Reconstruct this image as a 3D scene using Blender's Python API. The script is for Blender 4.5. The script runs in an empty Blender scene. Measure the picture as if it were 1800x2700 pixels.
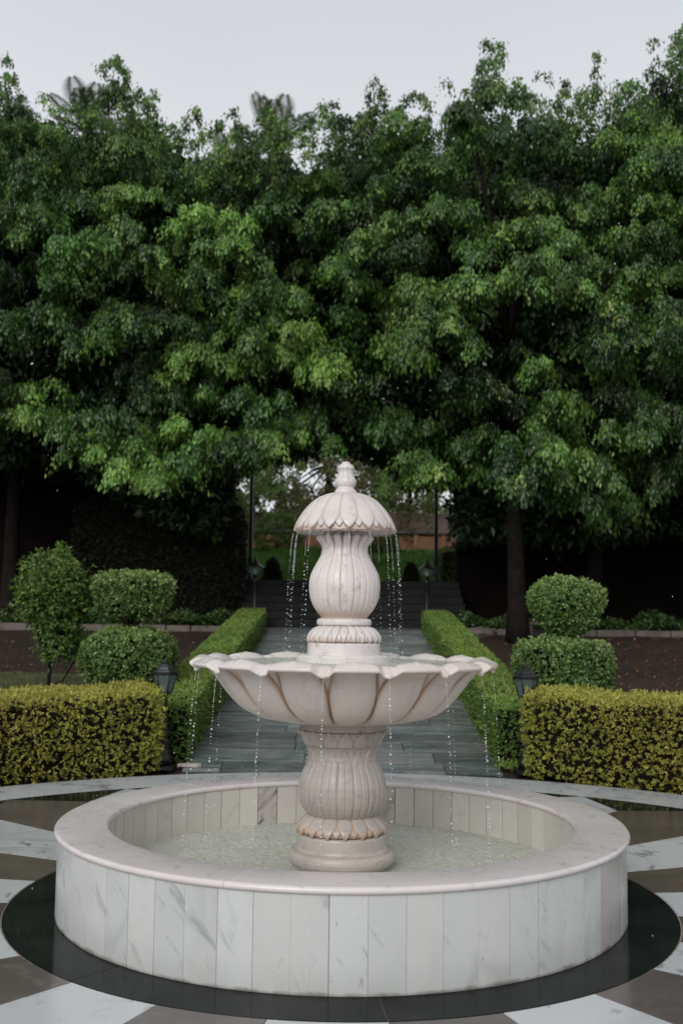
import bpy, math, random
import numpy as np
from mathutils import Vector, Matrix

PI = math.pi
TAU = 2 * PI
rng = np.random.default_rng(7)
random.seed(7)
scene = bpy.context.scene
COL = scene.collection

# ------------------------------------------------------------------ camera
cam_d = bpy.data.cameras.new('camera')
cam = bpy.data.objects.new('camera', cam_d)
COL.objects.link(cam)
rt = Vector((0.9999296, 0.00259505, 0.01157843))
up = Vector((-0.01126204, -0.09970966, 0.99495284))
fw = Vector((-0.00373644, 0.99501319, 0.09967341))
m = Matrix((rt, up, -fw)).transposed().to_4x4()
m.translation = Vector((0, -6.17844, 1.5952))
cam.matrix_world = m
cam_d.sensor_fit = 'VERTICAL'
cam_d.sensor_height = 36
cam_d.sensor_width = 24
cam_d.lens = 36.842
cam_d.clip_start = 0.05
cam_d.clip_end = 3000
cam_d.dof.use_dof = True
cam_d.dof.focus_distance = 6.0
cam_d.dof.aperture_fstop = 2.5
scene.camera = cam

# ------------------------------------------------------------------ world and sun
SUN_EL, SUN_AZ = math.radians(30), math.radians(200)
world = bpy.data.worlds.new('World')
scene.world = world
world.use_nodes = True
nt = world.node_tree
nt.nodes.clear()
out = nt.nodes.new('ShaderNodeOutputWorld')
bg = nt.nodes.new('ShaderNodeBackground')
bg.inputs['Strength'].default_value = 0.1
sky = nt.nodes.new('ShaderNodeTexSky')
sky.sky_type = 'NISHITA'
sky.sun_disc = False
sky.sun_elevation = SUN_EL
sky.sun_rotation = SUN_AZ
sky.dust_density = 4
hs = nt.nodes.new('ShaderNodeHueSaturation')
hs.inputs['Saturation'].default_value = 0.3
hs.inputs['Value'].default_value = 0.9
nt.links.new(sky.outputs[0], hs.inputs['Color'])
tc = nt.nodes.new('ShaderNodeTexCoord')
sep = nt.nodes.new('ShaderNodeSeparateXYZ')
nt.links.new(tc.outputs['Generated'], sep.inputs[0])
cr = nt.nodes.new('ShaderNodeValToRGB')
cr.color_ramp.elements[0].position = 0.0
cr.color_ramp.elements[0].color = (7.85, 8.05, 8.35, 1)
cr.color_ramp.elements[1].position = 0.75
cr.color_ramp.elements[1].color = (4.9, 5.2, 5.6, 1)
e = cr.color_ramp.elements.new(0.42)
e.color = (7.25, 7.5, 7.85, 1)
nz = nt.nodes.new('ShaderNodeTexNoise')
nz.inputs['Scale'].default_value = 1.6
nz.inputs['Detail'].default_value = 3
nt.links.new(tc.outputs['Generated'], nz.inputs['Vector'])
ma = nt.nodes.new('ShaderNodeMath'); ma.operation = 'MULTIPLY_ADD'
ma.inputs[1].default_value = 0.22
nt.links.new(nz.outputs['Fac'], ma.inputs[0])
nt.links.new(sep.outputs['Z'], ma.inputs[2])
mb = nt.nodes.new('ShaderNodeMath'); mb.operation = 'SUBTRACT'
nt.links.new(ma.outputs[0], mb.inputs[0]); mb.inputs[1].default_value = 0.11
nt.links.new(mb.outputs[0], cr.inputs[0])
mx = nt.nodes.new('ShaderNodeMix'); mx.data_type = 'RGBA'
mx.inputs['Factor'].default_value = 0.88
nt.links.new(hs.outputs[0], mx.inputs['A'])
nt.links.new(cr.outputs[0], mx.inputs['B'])
nt.links.new(mx.outputs['Result'], bg.inputs['Color'])
nt.links.new(bg.outputs[0], out.inputs[0])

sd = bpy.data.lights.new('sun', 'SUN')
sd.energy = 1.5
sd.angle = math.radians(32)
sd.color = (1.0, 0.98, 0.96)
sun = bpy.data.objects.new('sun', sd)
COL.objects.link(sun)
sdir = Vector((math.sin(SUN_AZ) * math.cos(SUN_EL), math.cos(SUN_AZ) * math.cos(SUN_EL), math.sin(SUN_EL)))
sun.rotation_euler = (-sdir).to_track_quat('-Z', 'Y').to_euler()
sun.location = (0, -10, 20)

scene.render.engine = 'CYCLES'
scene.view_settings.view_transform = 'Standard'
scene.view_settings.look = 'None'
scene.view_settings.gamma = 1
scene.view_settings.exposure = 0.17
scene.view_settings.use_curve_mapping = False
scene.cycles.use_denoising = True
scene.cycles.max_bounces = 8
scene.cycles.transparent_max_bounces = 12
scene.cycles.sample_clamp_indirect = 6
scene.cycles.caustics_reflective = False
scene.cycles.caustics_refractive = False

# ------------------------------------------------------------------ node helpers
class NB:
    def __init__(s, name):
        s.m = bpy.data.materials.new(name)
        s.m.use_nodes = True
        s.t = s.m.node_tree
        s.t.nodes.clear()
        s.out = s.n('ShaderNodeOutputMaterial')
    def n(s, kind, **kw):
        nd = s.t.nodes.new(kind)
        for k, v in kw.items():
            setattr(nd, k, v)
        return nd
    def l(s, a, b):
        s.t.links.new(a, b)
    def val(s, sock, v):
        if hasattr(v, 'is_linked') or isinstance(v, bpy.types.NodeSocket):
            s.l(v, sock)
        else:
            if isinstance(v, tuple) and len(v) == 3 and sock.type == 'RGBA':
                v = (*v, 1)
            sock.default_value = v
    def math(s, op, a, b=0.0, c=0.0, clamp=False):
        nd = s.n('ShaderNodeMath', operation=op, use_clamp=clamp)
        s.val(nd.inputs[0], a); s.val(nd.inputs[1], b)
        if op == 'MULTIPLY_ADD': s.val(nd.inputs[2], c)
        return nd.outputs[0]
    def ramp(s, v, a, b, lo=0.0, hi=1.0):
        nd = s.n('ShaderNodeMapRange')
        s.val(nd.inputs[0], v)
        nd.inputs[1].default_value = a; nd.inputs[2].default_value = b
        nd.inputs[3].default_value = lo; nd.inputs[4].default_value = hi
        return nd.outputs[0]
    def mix(s, f, a, b, mode='MIX'):
        nd = s.n('ShaderNodeMix', data_type='RGBA', blend_type=mode)
        s.val(nd.inputs['Factor'], f); s.val(nd.inputs['A'], a); s.val(nd.inputs['B'], b)
        return nd.outputs['Result']
    def noise(s, vec, scale, detail=4, rough=0.55, dist=0.0, col=False):
        nd = s.n('ShaderNodeTexNoise')
        s.val(nd.inputs['Vector'], vec)
        nd.inputs['Scale'].default_value = scale; nd.inputs['Detail'].default_value = detail
        nd.inputs['Roughness'].default_value = rough; nd.inputs['Distortion'].default_value = dist
        return nd.outputs['Color' if col else 'Fac']
    def coords(s, shift=True, scale=(1, 1, 1), rot=(0, 0, 0)):
        tcn = s.n('ShaderNodeTexCoord')
        mp = s.n('ShaderNodeMapping')
        s.l(tcn.outputs['Object'], mp.inputs['Vector'])
        mp.inputs['Scale'].default_value = scale
        mp.inputs['Rotation'].default_value = rot
        if any(rot):
            mp.vector_type = 'TEXTURE'; mp.inputs['Scale'].default_value = tuple(1 / q for q in scale)
        if shift:
            oi = s.n('ShaderNodeObjectInfo')
            cm = s.n('ShaderNodeCombineXYZ')
            s.l(s.math('MULTIPLY', oi.outputs['Random'], 37.0), cm.inputs[0])
            s.l(s.math('MULTIPLY', oi.outputs['Random'], 91.0), cm.inputs[1])
            s.l(s.math('MULTIPLY', oi.outputs['Random'], 53.0), cm.inputs[2])
            s.l(cm.outputs[0], mp.inputs['Location'])
            s.rand = oi.outputs['Random']
        return mp.outputs[0]
    def bump(s, h, strength=0.3, dist=0.01):
        nd = s.n('ShaderNodeBump')
        s.val(nd.inputs['Height'], h)
        nd.inputs['Strength'].default_value = strength
        nd.inputs['Distance'].default_value = dist
        return nd.outputs[0]
    def bsdf(s, color, rough=0.5, normal=None, spec=0.5, trans=0.0, ior=1.5, metal=0.0, coat=0.0, sss=0.0):
        nd = s.n('ShaderNodeBsdfPrincipled')
        s.val(nd.inputs['Base Color'], color); s.val(nd.inputs['Roughness'], rough)
        nd.inputs['Specular IOR Level'].default_value = spec
        nd.inputs['Transmission Weight'].default_value = trans
        nd.inputs['IOR'].default_value = ior
        nd.inputs['Metallic'].default_value = metal
        nd.inputs['Coat Weight'].default_value = coat
        if sss:
            nd.inputs['Subsurface Weight'].default_value = sss
            nd.inputs['Subsurface Radius'].default_value = (0.02, 0.015, 0.01)
            nd.inputs['Subsurface Scale'].default_value = 0.5
        if normal is not None: s.l(normal, nd.inputs['Normal'])
        return nd.outputs[0]
    def done(s, sh):
        s.l(sh, s.out.inputs['Surface'])
        return s.m

def marble(name, base, cloud, vein, rough=0.3, vein_amt=0.5, vein_w=0.035, scale=2.2, stretch=(1, 1, 1), spread=0.12,
           dirt=False, dirt_col=(0.2, 0.09, 0.04), blotch=0.35, specks=True, base2=None, foot=None, wisp=0.0, tint=0.0):
    b = NB(name)
    v = b.coords(True, stretch)
    warp = b.noise(v, scale * 0.9, 3, col=True)
    vm = b.n('ShaderNodeVectorMath', operation='MULTIPLY_ADD')
    b.l(warp, vm.inputs[0]); vm.inputs[1].default_value = (0.55, 0.55, 0.55); b.l(v, vm.inputs[2])
    w = vm.outputs[0]
    n1 = b.noise(w, scale * .8, 3, 0.5)
    d1 = b.math('ABSOLUTE', b.math('SUBTRACT', n1, 0.5))
    veins = b.ramp(d1, 0.0, vein_w, 1.0, 0.0)
    gate = b.ramp(b.noise(v, scale * 0.7, 2), 0.44, 0.62)
    veins = b.math('MULTIPLY', veins, gate)
    n2 = b.noise(w, scale * 2.2, 3, 0.55)
    d2 = b.math('ABSOLUTE', b.math('SUBTRACT', n2, 0.47))
    fine = b.math('MULTIPLY', b.ramp(d2, 0.0, vein_w * 0.5, 1.0, 0.0), b.ramp(b.noise(v, scale * 1.3, 2), 0.55, 0.75))
    cl = b.ramp(b.noise(w, scale * 0.55, 5, 0.6), 0.35, 0.72)
    c = b.mix(b.math('MULTIPLY', cl, blotch), base, cloud)
    if base2 is not None:
        c = b.mix(b.ramp(b.noise(v, scale * 0.35, 2), 0.4, 0.65), c, base2)
    c = b.mix(b.math('MULTIPLY', veins, vein_amt), c, vein)
    c = b.mix(b.math('MULTIPLY', fine, vein_amt * 0.7), c, vein)
    if wisp:
        vd = b.coords(True, (3.6, 3.6, 0.9), (math.radians(40), math.radians(8), 0))
        wn_ = b.noise(vd, scale * 1.5, 5, 0.68, 0.5)
        c = b.mix(b.math('MULTIPLY', b.ramp(wn_, 0.58, 0.72), wisp), c, vein)
        wn2_ = b.noise(vd, scale * 0.5, 3, 0.6, 0.3)
        c = b.mix(b.math('MULTIPLY', b.ramp(wn2_, 0.5, 0.7), wisp * .45), c, cloud)
    if tint:
        tt = b.math('FRACT', b.math('MULTIPLY', b.rand, 7.31))
        c = b.mix(b.math('MULTIPLY', b.ramp(tt, 0.45, 1.0), tint), c, (0.6, 0.545, 0.495))
    # each piece of stone has its own tone
    tone = b.ramp(b.rand, 0, 1, 1 - spread, 1 + spread * 0.5)
    hsn = b.n('ShaderNodeHueSaturation')
    b.l(tone, hsn.inputs['Value']); b.l(c, hsn.inputs['Color'])
    c = hsn.outputs[0]
    if specks:
        sp = b.ramp(b.noise(v, scale * 9, 3, 0.7), 0.68, 0.76)
        c = b.mix(b.math('MULTIPLY', sp, 0.5), c, (0.12, 0.1, 0.09))
    if foot is not None:  # splash grime near the paving
        geo = b.n('ShaderNodeNewGeometry'); sx = b.n('ShaderNodeSeparateXYZ'); b.l(geo.outputs['Position'], sx.inputs[0])
        hz = b.math('MULTIPLY_ADD', b.noise(geo.outputs['Position'], 9, 4), foot * 2.2, -foot * 0.75)
        f = b.ramp(b.math('SUBTRACT', sx.outputs['Z'], hz), -0.006, 0.012, 1.0, 0.0)
        f2 = b.ramp(sx.outputs['Z'], 0.0, 0.14, 0.28, 0.0)
        c = b.mix(b.math('MULTIPLY', f, 0.75), c, (0.09, 0.06, 0.045))
        c = b.mix(b.math('MULTIPLY', f2, b.noise(geo.outputs['Position'], 5, 4)), c, (0.2, 0.18, 0.15))
    if dirt:
        at = b.n('ShaderNodeAttribute', attribute_name='dirt')
        dn = b.math('MULTIPLY', at.outputs['Fac'], b.ramp(b.noise(v, 6, 4), 0.25, 0.55, .35, 1.0))
        c = b.mix(b.math('MINIMUM', dn, 0.92), c, dirt_col)
        halo = b.n('ShaderNodeAttribute', attribute_name='halo')
        hn = b.math('MULTIPLY', halo.outputs['Fac'], b.ramp(b.noise(v, 4, 4), 0.3, 0.65))
        c = b.mix(b.math('MULTIPLY', hn, 0.75), c, (0.50, 0.325, 0.205))
    r = b.math('MULTIPLY_ADD', b.noise(v, 6, 3), 0.2, rough - 0.1)
    nrm = b.bump(b.noise(v, 14, 5, 0.6), 0.12, 0.01)
    return b.done(b.bsdf(c, r, nrm, 0.5))

def plain(name, color, rough=0.5, var=0.2, scale=6, spec=0.5, bump=0.2, metal=0.0, color2=None, shift=True):
    b = NB(name)
    v = b.coords(shift)
    f = b.noise(v, scale, 5)
    c = b.mix(b.ramp(f, 0.3, 0.7), color, color2 if color2 else tuple(x * (1 - var) for x in color))
    return b.done(b.bsdf(c, rough, b.bump(b.noise(v, scale * 4, 4), bump, 0.01), spec, metal=metal))

def leaf_mat(name, cols, rough=0.38, spec=0.5, transl=0.25, vary=0.35):
    """tone attribute (0..1, one value per leaf) picks the leaf colour, with some light and shade painted in"""
    b = NB(name)
    at = b.n('ShaderNodeAttribute', attribute_name='tone')
    cr = b.n('ShaderNodeValToRGB')
    el = cr.color_ramp.elements
    for i, (p, c) in enumerate(cols):
        x = el[i] if i < 2 else el.new(p)
        x.position = p; x.color = (*c, 1)
    b.l(at.outputs['Fac'], cr.inputs[0])
    geo = b.n('ShaderNodeNewGeometry')
    big = b.noise(geo.outputs['Position'], 1.1, 2)
    hsn = b.n('ShaderNodeHueSaturation')
    b.l(b.ramp(big, 0.3, 0.7, 1 - vary, 1 + vary), hsn.inputs['Value'])
    b.l(b.ramp(b.noise(geo.outputs['Position'], 0.6, 2), 0.3, 0.7, 0.485, 0.515), hsn.inputs['Hue'])
    b.l(cr.outputs[0], hsn.inputs['Color'])
    c = hsn.outputs[0]
    p = b.bsdf(c, rough, None, spec)
    tr = b.n('ShaderNodeBsdfTranslucent')
    b.l(b.mix(0.5, c, (0.3, 0.4, 0.03), 'MIX') if False else c, tr.inputs['Color'])
    mxs = b.n('ShaderNodeMixShader'); mxs.inputs[0].default_value = transl
    b.l(p, mxs.inputs[1]); b.l(tr.outputs[0], mxs.inputs[2])
    return b.done(mxs.outputs[0])

# ------------------------------------------------------------------ mesh helpers
def props(o, label=None, cat=None, group=None, kind=None):
    if label: o['label'] = label
    if cat: o['category'] = cat
    if group: o['group'] = group
    if kind: o['kind'] = kind
    return o

def empty(name, loc=(0, 0, 0), rz=0.0, **kw):
    o = bpy.data.objects.new(name, None)
    COL.objects.link(o)
    o.location = loc; o.rotation_euler = (0, 0, rz)
    o.empty_display_size = 0.1
    return props(o, **kw)

def link(name, me, mat=None, parent=None, **kw):
    o = bpy.data.objects.new(name, me)
    COL.objects.link(o)
    if mat is not None and not me.materials: me.materials.append(mat)
    if parent is not None: o.parent = parent
    return props(o, **kw)

def np_mesh(name, verts, faces, smooth=False, attrs=None):
    """faces: (n,k) int array"""
    verts = np.ascontiguousarray(verts, dtype=np.float32); faces = np.ascontiguousarray(faces, dtype=np.int32)
    me = bpy.data.meshes.new(name)
    n, k = faces.shape
    me.vertices.add(len(verts)); me.vertices.foreach_set('co', verts.ravel())
    me.loops.add(n * k); me.loops.foreach_set('vertex_index', faces.ravel())
    me.polygons.add(n)
    me.polygons.foreach_set('loop_start', np.arange(0, n * k, k, dtype=np.int32))
    me.polygons.foreach_set('loop_total', np.full(n, k, dtype=np.int32))
    me.polygons.foreach_set('use_smooth', np.full(n, smooth, dtype=bool))
    me.update(calc_edges=True)
    for an, av in (attrs or {}).items():
        a = me.attributes.new(an, 'FLOAT', 'POINT')
        a.data.foreach_set('value', np.ascontiguousarray(av, dtype=np.float32))
    return me

class MB:
    """collects simple solids into one mesh"""
    def __init__(s): s.v = []; s.f = []; s.sm = []
    def add(s, vs, fs, smooth=False):
        o = len(s.v); s.v += [tuple(p) for p in vs]
        for f in fs: s.f.append([i + o for i in f]); s.sm.append(smooth)
        return s
    def box(s, c, size, taper=1.0, rz=0.0, bev=0.0):
        x, y, z = [a / 2 for a in size]
        ca, sa = math.cos(rz), math.sin(rz)
        b = min(bev, x * .5, y * .5, z * .5)
        if b <= 0:
            lv = [(-x, -y, -z, 1), (x, -y, -z, 1), (x, y, -z, 1), (-x, y, -z, 1)]
            lv += [(a * taper, bb * taper, z, 1) for a, bb in ((-x, -y), (x, -y), (x, y), (-x, y))]
            fs = [(3, 2, 1, 0), (4, 5, 6, 7), (0, 1, 5, 4), (1, 2, 6, 5), (2, 3, 7, 6), (3, 0, 4, 7)]
        else:
            rings = [(-z, b), (-z + b, 0), (z - b, 0), (z, b)]
            lv = []
            for zz, ins in rings:
                t = 1 if zz < 0 else taper
                X, Y = x * t - ins, y * t - ins
                q = b * .6
                if ins: q = b * .3
                for a, bb in ((-X + q, -Y), (X - q, -Y), (X, -Y + q), (X, Y - q), (X - q, Y), (-X + q, Y), (-X, Y - q), (-X, -Y + q)):
                    lv.append((a, bb, zz, 1))
            fs = [tuple(range(7, -1, -1)), tuple(range(24, 32))]
            for r in range(3):
                for i in range(8):
                    j = (i + 1) % 8
                    fs.append((r * 8 + i, r * 8 + j, r * 8 + 8 + j, r * 8 + 8 + i))
        vs = [(c[0] + p[0] * ca - p[1] * sa, c[1] + p[0] * sa + p[1] * ca, c[2] + p[2]) for p in lv]
        return s.add(vs, fs)
    def lathe(s, prof, n=24, c=(0, 0, 0), ph=0.0, smooth=True, closed=True):
        vs = []
        for r, z in prof:
            for i in range(n):
                a = ph + TAU * i / n
                vs.append((c[0] + r * math.cos(a), c[1] + r * math.sin(a), c[2] + z))
        fs = []
        for k in range(len(prof) - 1):
            for i in range(n):
                j = (i + 1) % n
                fs.append((k * n + i, k * n + j, (k + 1) * n + j, (k + 1) * n + i))
        if closed:
            fs.append(tuple(range(n - 1, -1, -1)))
            fs.append(tuple((len(prof) - 1) * n + i for i in range(n)))
        return s.add(vs, fs, smooth)
    def tube(s, pts, radii, n=8, smooth=True):
        pts = [Vector(p) for p in pts]
        vs = []
        prev = None
        for i, p in enumerate(pts):
            d = (pts[min(i + 1, len(pts) - 1)] - pts[max(i - 1, 0)]).normalized()
            if prev is None:
                a = d.orthogonal().normalized()
            else:
                a = (prev - d * prev.dot(d)).normalized()
            prev = a
            b = d.cross(a)
            r = radii[i] if hasattr(radii, '__len__') else radii
            for k in range(n):
                t = TAU * k / n
                vs.append(tuple(p + (a * math.cos(t) + b * math.sin(t)) * r))
        fs = []
        for i in range(len(pts) - 1):
            for k in range(n):
                j = (k + 1) % n
                fs.append((i * n + k, i * n + j, (i + 1) * n + j, (i + 1) * n + k))
        fs.append(tuple(range(n - 1, -1, -1)))
        fs.append(tuple((len(pts) - 1) * n + k for k in range(n)))
        return s.add(vs, fs, smooth)
    def prism(s, poly, z0, z1, bev=0.0):
        n = len(poly)
        if bev > 0:
            cx = sum(p[0] for p in poly) / n; cy = sum(p[1] for p in poly) / n
            ins = []
            for (x, y) in poly:
                d = math.hypot(x - cx, y - cy); k = max(0, 1 - bev / max(d, 1e-6)); ins.append((cx + (x - cx) * k, cy + (y - cy) * k))
            vs = [(x, y, z0) for x, y in poly] + [(x, y, z1 - bev * .6) for x, y in poly] + [(x, y, z1) for x, y in ins]
            fs = [tuple(range(n - 1, -1, -1)), tuple(range(2 * n, 3 * n))]
            for r in range(2):
                for i in range(n):
                    j = (i + 1) % n
                    fs.append((r * n + i, r * n + j, (r + 1) * n + j, (r + 1) * n + i))
            return s.add(vs, fs)
        vs = [(x, y, z0) for x, y in poly] + [(x, y, z1) for x, y in poly]
        fs = [tuple(range(n - 1, -1, -1)), tuple(range(n, 2 * n))]
        fs += [(i, (i + 1) % n, n + (i + 1) % n, n + i) for i in range(n)]
        return s.add(vs, fs)
    def mesh(s, name):
        me = bpy.data.meshes.new(name)
        me.from_pydata(s.v, [], s.f)
        me.polygons.foreach_set('use_smooth', s.sm)
        me.update()
        return me
    def build(s, name, mat, parent=None, **kw):
        return link(name, s.mesh(name), mat, parent, **kw)

# ------------------------------------------------------------------ materials
M = {}
WARM = (0.66, 0.58, 0.525)
M['carved'] = marble('carved_marble', (0.69, 0.65, 0.63), (0.44, 0.42, 0.42), (0.30, 0.28, 0.28), 0.34, 0.42, 0.03, 3.0, dirt=True, spread=0.05, base2=(0.67, 0.61, 0.575), wisp=.8)
M['carved_old'] = marble('weathered_marble', (0.45, 0.405, 0.365), (0.31, 0.285, 0.265), (0.2, 0.18, 0.17), 0.38, 0.3, 0.03, 3.4, dirt=True, spread=0.05, blotch=0.7, wisp=.85, dirt_col=(0.24, 0.15, 0.09))
M['bowl'] = marble('bowl_marble', (0.71, 0.66, 0.635), (0.54, 0.51, 0.50), (0.38, 0.35, 0.345), 0.3, 0.3, 0.03, 2.4, dirt=True, spread=0.04, base2=(0.66, 0.585, 0.53), dirt_col=(0.17, 0.075, 0.032), wisp=.4)
M['coping'] = marble('coping_marble', (0.70, 0.66, 0.645), (0.55, 0.49, 0.465), (0.36, 0.33, 0.325), 0.24, 0.25, 0.03, 2.0, spread=0.07, wisp=.7, base2=(0.67, 0.61, 0.59))
M['panel'] = marble('grey_white_marble', (0.545, 0.56, 0.545), (0.43, 0.445, 0.435), (0.24, 0.26, 0.26), 0.28, 0.34, 0.05, 2.2, (1.0, 1.0, 0.5), spread=0.05, foot=0.02, wisp=.8, tint=.14)
M['panel_warm'] = marble('warm_grey_marble', (0.47, 0.445, 0.415), (0.36, 0.335, 0.31), (0.2, 0.18, 0.17), 0.3, 0.3, 0.035, 2.4, spread=0.08, foot=0.02, wisp=.5)
M['pool_panel'] = marble('pool_wall_marble', (0.57, 0.54, 0.49), (0.47, 0.45, 0.41), (0.33, 0.31, 0.29), 0.34, 0.25, 0.035, 3.5, spread=0.12, wisp=.45, tint=.3)
M['pool_dark'] = marble('dark_veined_marble', (0.52, 0.49, 0.45), (0.2, 0.17, 0.15), (0.12, 0.1, 0.09), 0.34, 0.4, 0.05, 4.0, (1, 1, 1), spread=0.05, blotch=0.3, wisp=1.6)
M['white_slab'] = marble('white_floor_marble', (0.56, 0.575, 0.58), (0.46, 0.475, 0.48), (0.17, 0.17, 0.175), 0.16, 0.35, 0.035, 1.1, (1, 1.5, 1), spread=0.08, wisp=1.25)
M['brown_slab'] = marble('brown_floor_marble', (0.128, 0.108, 0.098), (0.082, 0.068, 0.062), (0.25, 0.22, 0.2), 0.17, 0.25, 0.03, 1.6, (1, 2.0, 1), spread=0.22, blotch=0.9, wisp=.35)
b = NB('black_granite')
v = b.coords()
c = b.mix(b.ramp(b.noise(v, 3, 5), 0.3, 0.75), (0.008, 0.009, 0.009), (0.02, 0.024, 0.023))
wt = b.ramp(b.noise(v, 1.3, 4), 0.35, 0.7, 0.04, 0.13)
M['black_slab'] = b.done(b.bsdf(c, wt, b.bump(b.noise(v, 2.5, 2), 0.03, 0.02), 0.5, ior=1.13))
M['grout'] = plain('pale_grout', (0.38, 0.33, 0.28), 0.7, 0.5, 30)
M['mid_grout'] = plain('grey_grout', (0.26, 0.235, 0.205), 0.8, 0.5, 30)
M['dark_grout'] = plain('dark_grout', (0.09, 0.065, 0.05), 0.8, 0.5, 30)
M['slate_grout'] = plain('mossy_joint', (0.035, 0.034, 0.028), 0.7, 0.5, 30)

b = NB('wet_slate')
v = b.coords(True, (1.0, 5.0, 1.0))
n1 = b.noise(v, 2.2, 7, 0.62)
v2 = b.coords(True, (1, 1, 1))
n2 = b.noise(v2, 1.2, 4)
c = b.mix(b.ramp(n1, 0.35, 0.7), (0.065, 0.082, 0.078), (0.20, 0.235, 0.225))
c = b.mix(b.ramp(n2, 0.5, 0.8), c, (0.2, 0.175, 0.165))
c = b.mix(b.ramp(b.noise(v, 7, 3, 0.7), 0.66, 0.72), c, (0.03, 0.03, 0.028))
hsn = b.n('ShaderNodeHueSaturation'); b.l(b.ramp(b.rand, 0, 1, 0.7, 1.25), hsn.inputs['Value']); b.l(c, hsn.inputs['Color'])
M['slate'] = b.done(b.bsdf(hsn.outputs[0], b.ramp(n1, 0.3, 0.7, 0.12, 0.32), b.bump(b.noise(v, 4, 7, 0.65), 0.55, 0.02), 0.6))
M['step'] = plain('dark_wet_stone', (0.016, 0.017, 0.016), 0.5, 0.5, 3, 0.18, bump=0.3)

def soil_mat(name, a, bb, leafc=None, rough=0.85):
    b = NB(name)
    v = b.coords(False)
    c = b.mix(b.ramp(b.noise(v, 1.2, 6), 0.35, 0.65), a, bb)
    c = b.mix(b.ramp(b.noise(v, 22, 5, 0.7), 0.4, 0.7), c, tuple(x * .55 for x in a))
    if leafc: c = b.mix(b.ramp(b.noise(v, 9, 3, 0.7), 0.64, 0.7), c, leafc)
    return b.done(b.bsdf(c, rough, b.bump(b.noise(v, 18, 6, 0.7), 0.6, 0.04), 0.25))
M['soil'] = soil_mat('leaf_littered_soil', (0.05, 0.034, 0.025), (0.03, 0.021, 0.016), (0.11, 0.06, 0.035))
M['lawn'] = soil_mat('thin_lawn_soil', (0.11, 0.115, 0.05), (0.075, 0.06, 0.038))
M['bank'] = soil_mat('grassy_ground', (0.09, 0.18, 0.035), (0.06, 0.12, 0.03))
M['ivory'] = plain('pale_stone', (0.5, 0.45, 0.4), 0.6, 0.3)
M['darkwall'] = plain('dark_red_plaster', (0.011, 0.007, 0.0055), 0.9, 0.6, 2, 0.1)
M['kerb'] = plain('weathered_kerb_stone', (0.16, 0.13, 0.11), 0.7, 0.5, 5)
M['iron'] = plain('dark_painted_iron', (0.007, 0.009, 0.009), 0.35, 0.4, 12, 0.35)
M['glass'] = NB('lantern_glass')
b = M['glass']; g = b.n('ShaderNodeBsdfTransparent'); g.inputs[0].default_value = (0.75, 0.85, 0.82, 1)
p = b.bsdf((0.14, 0.18, 0.17), 0.15, None, 0.6)
mxn = b.n('ShaderNodeMixShader'); mxn.inputs[0].default_value = 0.45; b.l(g.outputs[0], mxn.inputs[1]); b.l(p, mxn.inputs[2]); M['glass'] = b.done(mxn.outputs[0])
M['candle'] = plain('cream_wax', (0.6, 0.55, 0.4), 0.5, 0.1)
M['bark'] = plain('grey_bark', (0.02, 0.016, 0.014), 0.9, 0.5, 7, 0.1, 0.6)
M['twig'] = plain('brown_twig', (0.09, 0.055, 0.038), 0.7, 0.4, 20, 0.3)
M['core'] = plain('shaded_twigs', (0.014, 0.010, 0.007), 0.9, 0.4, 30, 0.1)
M['terracotta'] = plain('terracotta_wall', (0.62, 0.30, 0.17), 0.8, 0.4, 1.2, color2=(0.32, 0.16, 0.10))
M['brownwall'] = plain('brown_stone_wall', (0.34, 0.23, 0.18), 0.8, 0.4, 1.0, color2=(0.09, 0.07, 0.05))
M['greyband'] = plain('grey_wall_capping', (0.2, 0.19, 0.18), 0.6, 0.4, 2)
M['white'] = plain('white_painted_stone', (0.7, 0.7, 0.72), 0.5, 0.1)

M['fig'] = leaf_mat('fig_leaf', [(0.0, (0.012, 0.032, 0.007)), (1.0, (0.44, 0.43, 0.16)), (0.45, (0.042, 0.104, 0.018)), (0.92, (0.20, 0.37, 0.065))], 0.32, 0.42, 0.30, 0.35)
M['gold'] = leaf_mat('golden_leaf', [(0.0, (0.05, 0.065, 0.014)), (1.0, (0.46, 0.43, 0.10)), (0.35, (0.15, 0.165, 0.028)), (0.7, (0.34, 0.325, 0.055))], 0.45, 0.4, 0.25, 0.15)
M['box'] = leaf_mat('fresh_green_leaf', [(0.0, (0.03, 0.065, 0.012)), (1.0, (0.25, 0.36, 0.075)), (0.5, (0.10, 0.18, 0.033))], 0.42, 0.4, 0.25, 0.12)
M['topiary'] = leaf_mat('topiary_leaf', [(0.0, (0.022, 0.05, 0.012)), (1.0, (0.26, 0.37, 0.11)), (0.5, (0.08, 0.15, 0.034))], 0.36, 0.5, 0.2, 0.15)
M['dark_leaf'] = leaf_mat('dark_hedge_leaf', [(0.0, (0.004, 0.008, 0.003)), (1.0, (0.018, 0.026, 0.008))], 0.5, 0.3, 0.1, 0.2)
M['bright'] = leaf_mat('far_green_leaf', [(0.0, (0.06, 0.13, 0.025)), (1.0, (0.26, 0.40, 0.10))], 0.5, 0.4, 0.4, 0.2)
M['olive'] = leaf_mat('far_brown_leaf', [(0.0, (0.08, 0.07, 0.04)), (1.0, (0.30, 0.29, 0.12))], 0.5, 0.3, 0.4, 0.2)
M['grass'] = leaf_mat('grass_blade', [(0.0, (0.035, 0.055, 0.015)), (1.0, (0.12, 0.15, 0.05))], 0.5, 0.3, 0.3, 0.15)
M['bankgrass'] = leaf_mat('bank_grass_blade', [(0.0, (0.05, 0.13, 0.02)), (1.0, (0.17, 0.33, 0.06))], 0.5, 0.3, 0.3, 0.15)
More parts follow.
